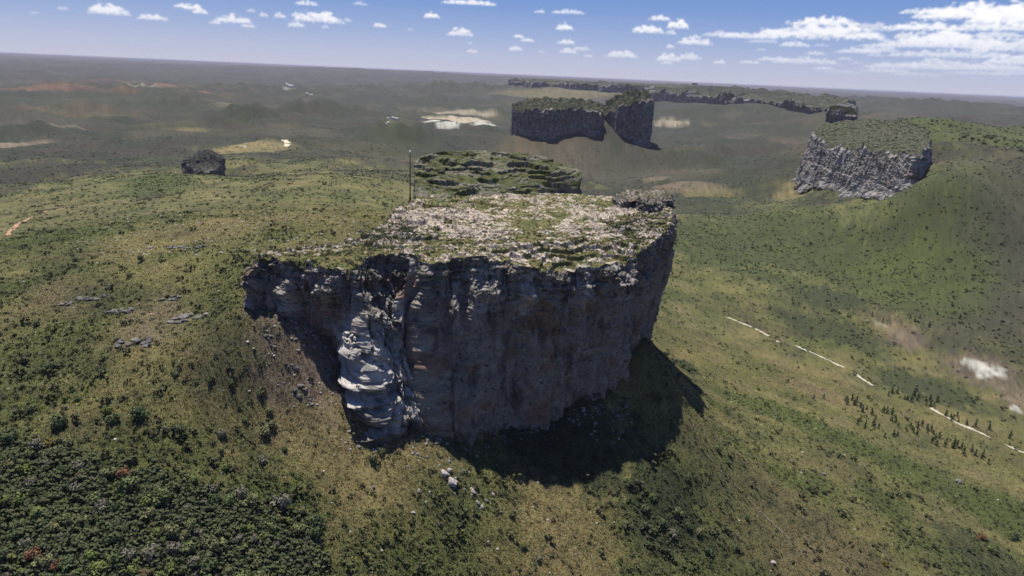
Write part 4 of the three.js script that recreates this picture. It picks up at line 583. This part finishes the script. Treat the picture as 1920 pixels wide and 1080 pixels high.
{
  const R = rng(123);
  for (let i = 0; i < 210000; i++) {
    const a = (R() * 2 - 1) * 0.80, r = Math.exp(lerp(Math.log(178), Math.log(1700), R())), x = Math.sin(a) * r, z = -Math.cos(a) * r, e = R(), q = R(), k = R();
    const c = groundColour(x, z), green = clamp((c[1] - c[0] * 0.92) / 0.02, 0, 1), pale = c[0] > 0.24;
    const dens = (0.10 + 0.5 * green + 0.35 * sstep(0.1, 0.6, fbm(x / 26, z / 26, 3) + 0.5 * n2b(x / 7, z / 7))) * sstep(1650, 650, r) * (1 - 0.45 * sstep(330, 520, r));
    if (pale || q > dens * (1 - 0.55 * sstep(0.13, 0.19, c[0])) || inRock(x, z)) continue;
    const big = 0.30 + 0.95 * k * k * k + (k > 0.985 ? 0.8 : 0) + sstep(400, 1500, r) * 0.7, t = mix3(scrubTone(x, z, e), c, 0.4);
    scrub.push([x, groundH(x, z) - 0.1, z, big, big * (0.75 + 0.5 * e), ...t]);
  }
  for (let i = 0; i < 70000; i++) {                     // coarser bushes out to the foot of the mesas
    const a = (R() * 2 - 1) * 0.72, r = Math.exp(lerp(Math.log(600), Math.log(3600), R())), x = Math.sin(a) * r, z = -Math.cos(a) * r, e = R(), q = R(), k = R();
    if (q > (0.12 + 0.95 * sstep(0.0, 0.5, fbm(x / 120, z / 120, 3) + 0.6 * n2b(x / 22, z / 22))) * sstep(560, 900, r) * sstep(3600, 1700, r) || inRock(x, z)) continue;
    const c = groundColour(x, z); if (c[0] > 0.16) continue; const b = 0.45 + 1.3 * k * k * k + r / 2400;
    scrub.push([x, groundH(x, z) - 0.2, z, b, b * 0.75, ...mix3(scrubTone(x, z, e * 0.9).map((v) => v * 1.25), [c[0] * 1.05, c[1] * 1.1, c[2] * 1.05], 0.6)]);
  }
  for (let i = 0; i < 200000; i++) {
    const a = (R() * 2 - 1) * 0.80, r = Math.exp(lerp(Math.log(178), Math.log(620), R())), x = Math.sin(a) * r, z = -Math.cos(a) * r, e = R();
    if (inRock(x, z)) continue; const c = groundColour(x, z), k = 1.0 + 0.7 * e; if (c[0] > 0.24) continue;
    tufts.push([x, groundH(x, z) - 0.05, z, 0.35 + 0.35 * R(), 0.3 + 0.45 * R(), c[0] * k, c[1] * k, c[2] * k]);
  }
  // pale stones: thick on the stony shoulder and below the cliff, thin elsewhere
  const field = [pixPoly([[130, 430], [300, 395], [520, 385], [690, 415], [690, 468], [480, 478], [300, 480], [120, 470]]), pixPoly([[430, 600], [560, 610], [640, 700], [650, 780], [850, 830], [960, 880], [940, 960], [820, 960], [640, 830], [500, 720]])];
  for (let i = 0; i < 30000; i++) {
    const a = (R() * 2 - 1) * 0.78, r = Math.exp(lerp(Math.log(180), Math.log(700), R())), x = Math.sin(a) * r, z = -Math.cos(a) * r, k = R(), q = R(); if (inRock(x, z)) continue;
    const f0 = isIn(field[0], x, z), f1 = isIn(field[1], x, z); if (q > (f0 ? 0.95 : f1 ? 0.8 : 0.06) * sstep(-0.5, 0.2, fbm(x / 14, z / 14, 2))) continue;
    const sz = (0.16 + 0.55 * k * k * k) * (f0 ? 1.15 : 1), t = 0.22 + 0.26 * R(); stones.push([x, groundH(x, z) - 0.03, z, sz, sz * (0.5 + 0.4 * R()), t, t * 0.92, t * 0.84]);
  }
  for (let i = 0; i < 1500; i++) {
    const k = Math.floor(R() * 17), a = atD(...feet[k + 2]), b = atD(...feet[Math.min(k + 3, 18)]), t = R(), d = Math.hypot(a.x, a.z), out = 22 * R() * R() - 2, x = lerp(a.x, b.x, t) * (1 - out / d), z = lerp(a.z, b.z, t) * (1 - out / d); if (k > 13 || Math.hypot(a.x - b.x, a.z - b.z) > 60) continue;
    const sz = 0.2 + 0.85 * R() ** 4, w = 0.10 + 0.16 * R(); stones.push([x, groundH(x, z) - 0.1, z, sz, sz * (0.55 + 0.4 * R()), w, w * 0.93, w * 0.86]);
  }
  // on the summit, on its ledges and on the mesa tops
  const P = mainSummit.attributes.position, N = mainSummit.attributes.normal, wp = mainWall.attributes.position, wn = mainWall.attributes.normal;
  for (let i = 0; i < 26000; i++) { const k = Math.floor(R() * P.count), x = P.getX(k), z = P.getZ(k); if (topRock(x, z) > 0.55 && R() < 0.85) { const t = 0.26 + 0.24 * R(), sz = 0.14 + 0.4 * R() * R(); if (R() < 0.4) stones.push([x, P.getY(k) - 0.05, z, sz, sz * 0.6, t, t * 0.9, t * 0.84]); continue; } const e = R(), b = 0.25 + 0.75 * R() * R(); if (R() < 0.5) scrub.push([x, P.getY(k) - 0.08, z, b, b * 0.8, ...scrubTone(x, z, e)]); }
  for (let i = 0, m = 0; i < 60000 && m < 2600; i++) { const k = Math.floor(R() * wp.count); if (wn.getY(k) < 0.42) continue; m++; const b = 0.3 + 0.9 * R() * R(); scrub.push([wp.getX(k), wp.getY(k) - 0.1, wp.getZ(k), b, b * 0.9, ...scrubTone(wp.getX(k), wp.getZ(k), R())]); }
  for (const f of footprints.slice(3)) { const w = f.x1 - f.x0, d = f.z1 - f.z0, D = Math.hypot((f.x0 + f.x1) / 2, (f.z0 + f.z1) / 2); if (D > 3200 || f.bare) continue; for (let i = 0; i < 2600; i++) { const x = f.x0 + R() * w, z = f.z0 + R() * d; if (!inside(f.poly, x, z)) continue; const b = 1 + 2.2 * R() * R(); scrub.push([x, f.top(x, z) - 0.3, z, b, b * 0.7, ...scrubTone(x, z, R())]); } }
}
const scrubMat = new THREE.MeshStandardMaterial({ color: 0xffffff, vertexColors: true, roughness: 1, side: THREE.DoubleSide });
const tuftMat = new THREE.MeshStandardMaterial({ color: 0xffffff, roughness: 1, side: THREE.DoubleSide });
scrub.push(...undergrowth); scatter('scrub', scrubGeo, scrubMat, scrub); scatter('grass', grassGeo, tuftMat, tufts);
scatter('woodland', crowns[1], scrubMat, rest.map((t) => [t.x, t.y - 0.1, t.z, t.r, t.r, ...KINDS[t.kind][0].color.toArray()]));
console.log('scrub', scrub.length, tufts.length, stones.length, woodTrees.length);

/* ---------------------------------------------------------------- loose rock */
function boulderGeometry(seed, sx, sy, sz, detail = 3, cuts = 14) {
  const R = rng(seed), g = new THREE.IcosahedronGeometry(1, detail), P = g.attributes.position, planes = [];
  for (let i = 0; i < cuts; i++) planes.push([new THREE.Vector3(R() * 2 - 1, R() * 2 - 1, R() * 2 - 1).normalize(), 0.62 + 0.3 * R()]);
  const v = new THREE.Vector3();
  for (let i = 0; i < P.count; i++) { v.fromBufferAttribute(P, i).normalize(); let r = 1; for (const [n, d] of planes) { const c = v.dot(n); if (c > 0.05) r = Math.min(r, d / c); } r *= 1 + 0.05 * n3(v.x * 3 + seed, v.y * 3, v.z * 3); P.setXYZ(i, v.x * r * sx, v.y * r * sy, v.z * r * sz); }
  g.computeVertexNormals(); const c = new Float32Array(P.count * 3), u = new Float32Array(P.count * 2);
  for (let i = 0; i < P.count; i++) { const t = 1 + 0.3 * n3(P.getX(i) * 0.9 + seed, P.getY(i) * 0.9, P.getZ(i) * 0.9); c[i * 3] = t; c[i * 3 + 1] = t; c[i * 3 + 2] = t; u[i * 2] = (P.getX(i) + P.getZ(i)) / 16; u[i * 2 + 1] = (P.getY(i) + P.getX(i) * 0.3) / 16; }
  g.setAttribute('color', new THREE.BufferAttribute(c, 3)); g.setAttribute('uv', new THREE.BufferAttribute(u, 2)); return g;
}
const stoneMat = (r, g, b) => new THREE.MeshStandardMaterial({ color: new THREE.Color().setRGB(r, g, b), vertexColors: true, roughness: 0.95, map: rockTex, bumpMap: rockBump, bumpScale: 0.12, flatShading: true });
const paleStone = stoneMat(0.56, 0.50, 0.46), greyStone = stoneMat(0.30, 0.275, 0.25), darkStone = stoneMat(0.17, 0.155, 0.145);
scatter('loose_stones', boulderGeometry(5, 1, 1, 1, 1, 9), new THREE.MeshStandardMaterial({ vertexColors: true, roughness: 1 }), stones);
// boulders: pixel, half sizes in metres, turn, stone, label
for (const [u, v, sx, sy, sz, turn, mat, label] of [
  [848, 905, 2.3, 1.7, 4.0, 0.55, paleStone, 'largest pale flat-faced boulder below the cliff shadow'], [832, 888, 1.5, 1.3, 3.0, 0.4, paleStone, 'long pale boulder leaning behind the largest boulder'], [842, 884, 1.2, 1.2, 1.4, 1.2, paleStone, 'squat pale boulder wedged against the largest boulder'], [887, 923, 1.1, 1.2, 2.0, 0.5, paleStone, 'bright upright boulder just downhill of the largest boulder'], [871, 920, 0.8, 1.0, 1.2, 0.2, greyStone, 'grey boulder between the two brightest boulders'], [868, 884, 0.8, 0.8, 1.2, 0.9, greyStone, 'brownish boulder uphill beside the largest boulder'], [786, 922, 0.9, 1.0, 1.1, 0.3, paleStone, 'small white boulder beside a dark bush, across from the largest boulder'],
  [896, 945, 0.8, 1.0, 1.3, 0.6, greyStone, 'grey boulder at the top of the rubble string'], [904, 952, 0.7, 0.9, 1.2, 0.2, paleStone, 'pale boulder in the middle of the rubble string'], [912, 940, 0.7, 0.8, 1.3, 0.8, greyStone, 'thin grey boulder at the edge of the rubble string'], [923, 927, 0.6, 0.7, 1.4, 0.7, paleStone, 'narrow cream stone next to the cliff shadow edge'], [775, 962, 1.0, 0.6, 0.7, 0.2, paleStone, 'flat white stone lying in the grass below the boulders'],
  [823, 985, 0.6, 0.7, 0.6, 0.1, paleStone, 'small white stone alone in the grass low on the slope'], [940, 962, 0.7, 0.8, 0.7, 0.4, greyStone, 'grey stone at the foot of the rubble string'], [1270, 957, 1.2, 0.8, 1.0, 0.3, paleStone, 'white stone by the dark bushes under the cliff corner'], [1545, 890, 1.2, 1.0, 1.2, 0.3, greyStone, 'grey boulder on the wide slope above the valley scrub'], [1797, 905, 2.4, 1.8, 2.0, 0.9, greyStone, 'big grey boulder alone in the green scrub of the valley'], [1450, 1055, 1.6, 0.8, 1.2, 0.3, paleStone, 'pale stone on the bare slope beside the trail'], [700, 915, 0.9, 0.7, 0.8, 0.2, greyStone, 'grey stone on the yellow grass bank under the cliff foot'], [410, 547, 0.8, 0.6, 0.6, 0.1, paleStone, 'white stone in the grass beside the low cliff corner'], [283, 466, 1.2, 0.9, 0.9, 0.1, paleStone, 'white block on the stony shoulder'], [415, 475, 1.3, 0.7, 0.8, 0.1, paleStone, 'flat white block beside the cliff end of the stony shoulder'],
]) { const p = drop(u, v), m = part('boulder', boulderGeometry(Math.round(u * 3 + v), sx, sy, sz), mat, scene); m.name = numbered('boulder'); m.position.set(p.x, p.y + sy * 0.35, p.z); m.rotation.y = turn; tag(m, label, 'boulder'); }
// bedded outcrops breaking through the slopes: pixel, width, stone, label
let on = 0;
for (const [u, v, w, n, mat, label] of [
  [352, 598, 16, 4, greyStone, 'largest layered grey rock ledge on the grassy slope above the wood'], [230, 585, 13, 3, darkStone, 'dark broken rock outcrop beside the largest layered ledge'], [175, 560, 14, 3, darkStone, 'dark rock outcrop uphill of the broken dark outcrop'], [250, 645, 14, 3, darkStone, 'dark rock rubble outcrop over bare brown soil'], [572, 742, 9, 3, darkStone, 'dark grey rock outcrop on the pink rubble below the cliff'], [325, 467, 12, 2, darkStone, 'low dark ledge on the stony shoulder'], [375, 465, 9, 2, darkStone, 'short dark ledge beside the low dark ledge'], [118, 570, 10, 2, greyStone, 'low grey rock step in the green slope'], [505, 640, 6, 2, darkStone, 'small dark rock on the rubble below the low cliff corner'], [548, 690, 5, 2, greyStone, 'small grey slab on the rubble slope'], [320, 560, 9, 2, greyStone, 'grey slabs just above the layered ledge'], [680, 436, 7, 2, darkStone, 'dark rock beside the stony summit edge'],
]) {
  on++; const p = drop(u, v), g = thing('rock_outcrop', label, 'rock outcrop', new THREE.Vector3(p.x, p.y, p.z)); g.rotation.y = (hash(on, 4) - 0.5) * 0.8;
  for (let i = 0; i < n * 3 + 3; i++) { const R = rng(on * 17 + i), m = part('slab', boulderGeometry(on * 31 + i, w * (0.07 + 0.11 * R()), 0.45 + 0.5 * R(), w * (0.05 + 0.07 * R()), 3, 12), R() < 0.6 ? mat : greyStone, g), dx = (R() - 0.5) * w * 0.95, dz = (R() - 0.5) * w * 0.45; m.position.set(dx, groundH(p.x + dx * Math.cos(g.rotation.y) + dz * Math.sin(g.rotation.y), p.z - dx * Math.sin(g.rotation.y) + dz * Math.cos(g.rotation.y)) - p.y + 0.15 + 0.3 * R(), dz); m.rotation.set((R() - 0.5) * 0.3, (R() - 0.5) * 1.2, (R() - 0.5) * 0.3); }
}

/* --------------------------------------------------------------------- roads */
function road(name, pixels, width, colour, label) {
  const pos = [], col = [], idx = [], uv = []; let n = 0;
  for (const line of pixels) {
    const c = new THREE.CatmullRomCurve3(line.map(([u, v]) => drop(u, v))), L = c.getLength(), N = Math.max(6, Math.round(L / (width * 0.6))), base = n;
    for (let i = 0; i <= N; i++) { const p = c.getPoint(i / N), t = c.getTangent(i / N), l = Math.hypot(t.x, t.z), w = width * (0.5 + 0.22 * n2(i / 3, line[0][0]) + 0.14 * n2b(i, 4)) * sstep(0, 0.06, Math.min(i / N, 1 - i / N) + 0.015); for (let j = -1; j <= 1; j++) { const x = p.x - t.z / l * w * j, z = p.z + t.x / l * w * j; pos.push(x, groundH(x, z) + 0.30, z); const k = 0.82 + 0.25 * hash(n, 3); col.push(colour[0] * k, colour[1] * k, colour[2] * k); uv.push(x / 36, z / 36); n++; } }
    for (let i = 0; i < N; i++) for (let j = 0; j < 2; j++) { const a = base + i * 3 + j, b = a + 1, d = a + 3, e = d + 1; idx.push(a, d, b, b, d, e); }
  }
  const g = new THREE.BufferGeometry(); g.setAttribute('position', new THREE.Float32BufferAttribute(pos, 3)); g.setAttribute('color', new THREE.Float32BufferAttribute(col, 3)); g.setAttribute('uv', new THREE.Float32BufferAttribute(uv, 2)); g.setIndex(idx); g.computeVertexNormals();
  structure(name, g, groundMat);
}
road('dirt_road', [[[1362, 595], [1390, 606], [1410, 614]], [[1416, 616], [1432, 625], [1446, 632]], [[1455, 640], [1462, 642]], [[1488, 648], [1510, 657], [1540, 670], [1562, 680], [1584, 690]], [[1598, 698], [1616, 710], [1638, 724]], [[1742, 764], [1775, 782], [1810, 800], [1838, 812], [1858, 822]], [[1884, 834], [1904, 843], [1935, 858]]], 3.0, [0.98, 0.90, 0.78]);
road('earth_road', [[[-40, 470], [0, 445], [25, 430], [45, 415], [64, 406]], [[78, 398], [90, 396]], [[102, 393], [120, 392]]], 3.4, [0.85, 0.50, 0.34]);
road('trail', [[[1296, 822], [1350, 882], [1405, 938], [1470, 1002], [1540, 1068]]], 0.9, [0.36, 0.30, 0.23]);
road('sand_track', [[[528, 262], [536, 265], [541, 270], [536, 275]]], 13, [1.05, 0.95, 0.78]);
road('sand_track', [[[448, 276], [456, 273], [460, 277]]], 9, [0.75, 0.62, 0.48]);

/* ------------------------------------------------- mast and far-off buildings */
{
  const p = atDH(769, 452, -79); p.y = Math.min(p.y, 224);
  const g = thing('mast', 'thin dark mast with a white cap at the corner of the layered rock block', 'mast', p);
  const dark = new THREE.MeshStandardMaterial({ color: new THREE.Color().setRGB(0.035, 0.033, 0.03), roughness: 0.7 }), white = new THREE.MeshStandardMaterial({ color: new THREE.Color().setRGB(0.7, 0.69, 0.66), roughness: 0.6 });
  const lathe = new THREE.LatheGeometry([[0, -4], [0.62, -4], [0.62, 0.6], [0.42, 0.8], [0.36, 14], [0.26, 28.6], [0, 28.6]].map(([x, y]) => new THREE.Vector2(x, y)), 10); part('pole', lathe, dark, g);
  part('cap', new THREE.LatheGeometry([[0, 0], [0.75, 0.05], [0.8, 0.7], [0.5, 1.2], [0, 1.35]].map(([x, y]) => new THREE.Vector2(x, y)), 12).translate(0, 28.6, 0), white, g);
}
{
  const wallM = new THREE.MeshStandardMaterial({ color: new THREE.Color().setRGB(0.72, 0.70, 0.66), roughness: 0.9 }), roofM = new THREE.MeshStandardMaterial({ color: new THREE.Color().setRGB(0.50, 0.46, 0.42), roughness: 0.9 }), holeM = new THREE.MeshStandardMaterial({ color: new THREE.Color().setRGB(0.05, 0.05, 0.05), roughness: 0.5 });
  let k = 0;
  for (const [u, v, w, far] of [[727, 223, 13, 0], [736, 222, 10, 0], [743, 224, 11, 0], [729, 231, 10, 0], [725, 233, 9, 0], [575, 177, 24, 1], [584, 179, 20, 1], [536, 158, 34, 1], [545, 163, 34, 1], [540, 160, 28, 1]]) {
    const p = drop(u, v), g = thing('white_house', far ? 'tiny white house of the far village in the hazy plain' : 'small white house among the fields beside the sand quarry', 'house', p, far ? 'far village houses' : 'houses near the quarry'); g.rotation.y = hash(k++, 8) * 1.2;
    const d = w * 0.7, h = w * 0.32; part('wall', new THREE.BoxGeometry(w, h + 2, d).translate(0, h / 2 - 1, 0), wallM, g);
    const sh = new THREE.Shape([new THREE.Vector2(-d / 2 - 0.5, 0), new THREE.Vector2(d / 2 + 0.5, 0), new THREE.Vector2(0, w * 0.2)]); part('roof', new THREE.ExtrudeGeometry(sh, { depth: w + 1, bevelEnabled: false }).rotateY(Math.PI / 2).translate(-w / 2 - 0.5, h + 0.02, 0), roofM, g);
    part('door', new THREE.BoxGeometry(w * 0.1, h * 0.7, 0.2).translate(0, h * 0.35, d / 2), holeM, g); for (const sx of [-1, 1]) part('window', new THREE.BoxGeometry(w * 0.12, h * 0.3, 0.2).translate(sx * w * 0.3, h * 0.55, d / 2), holeM, g);
  }
}

renderer.render(scene, camera);
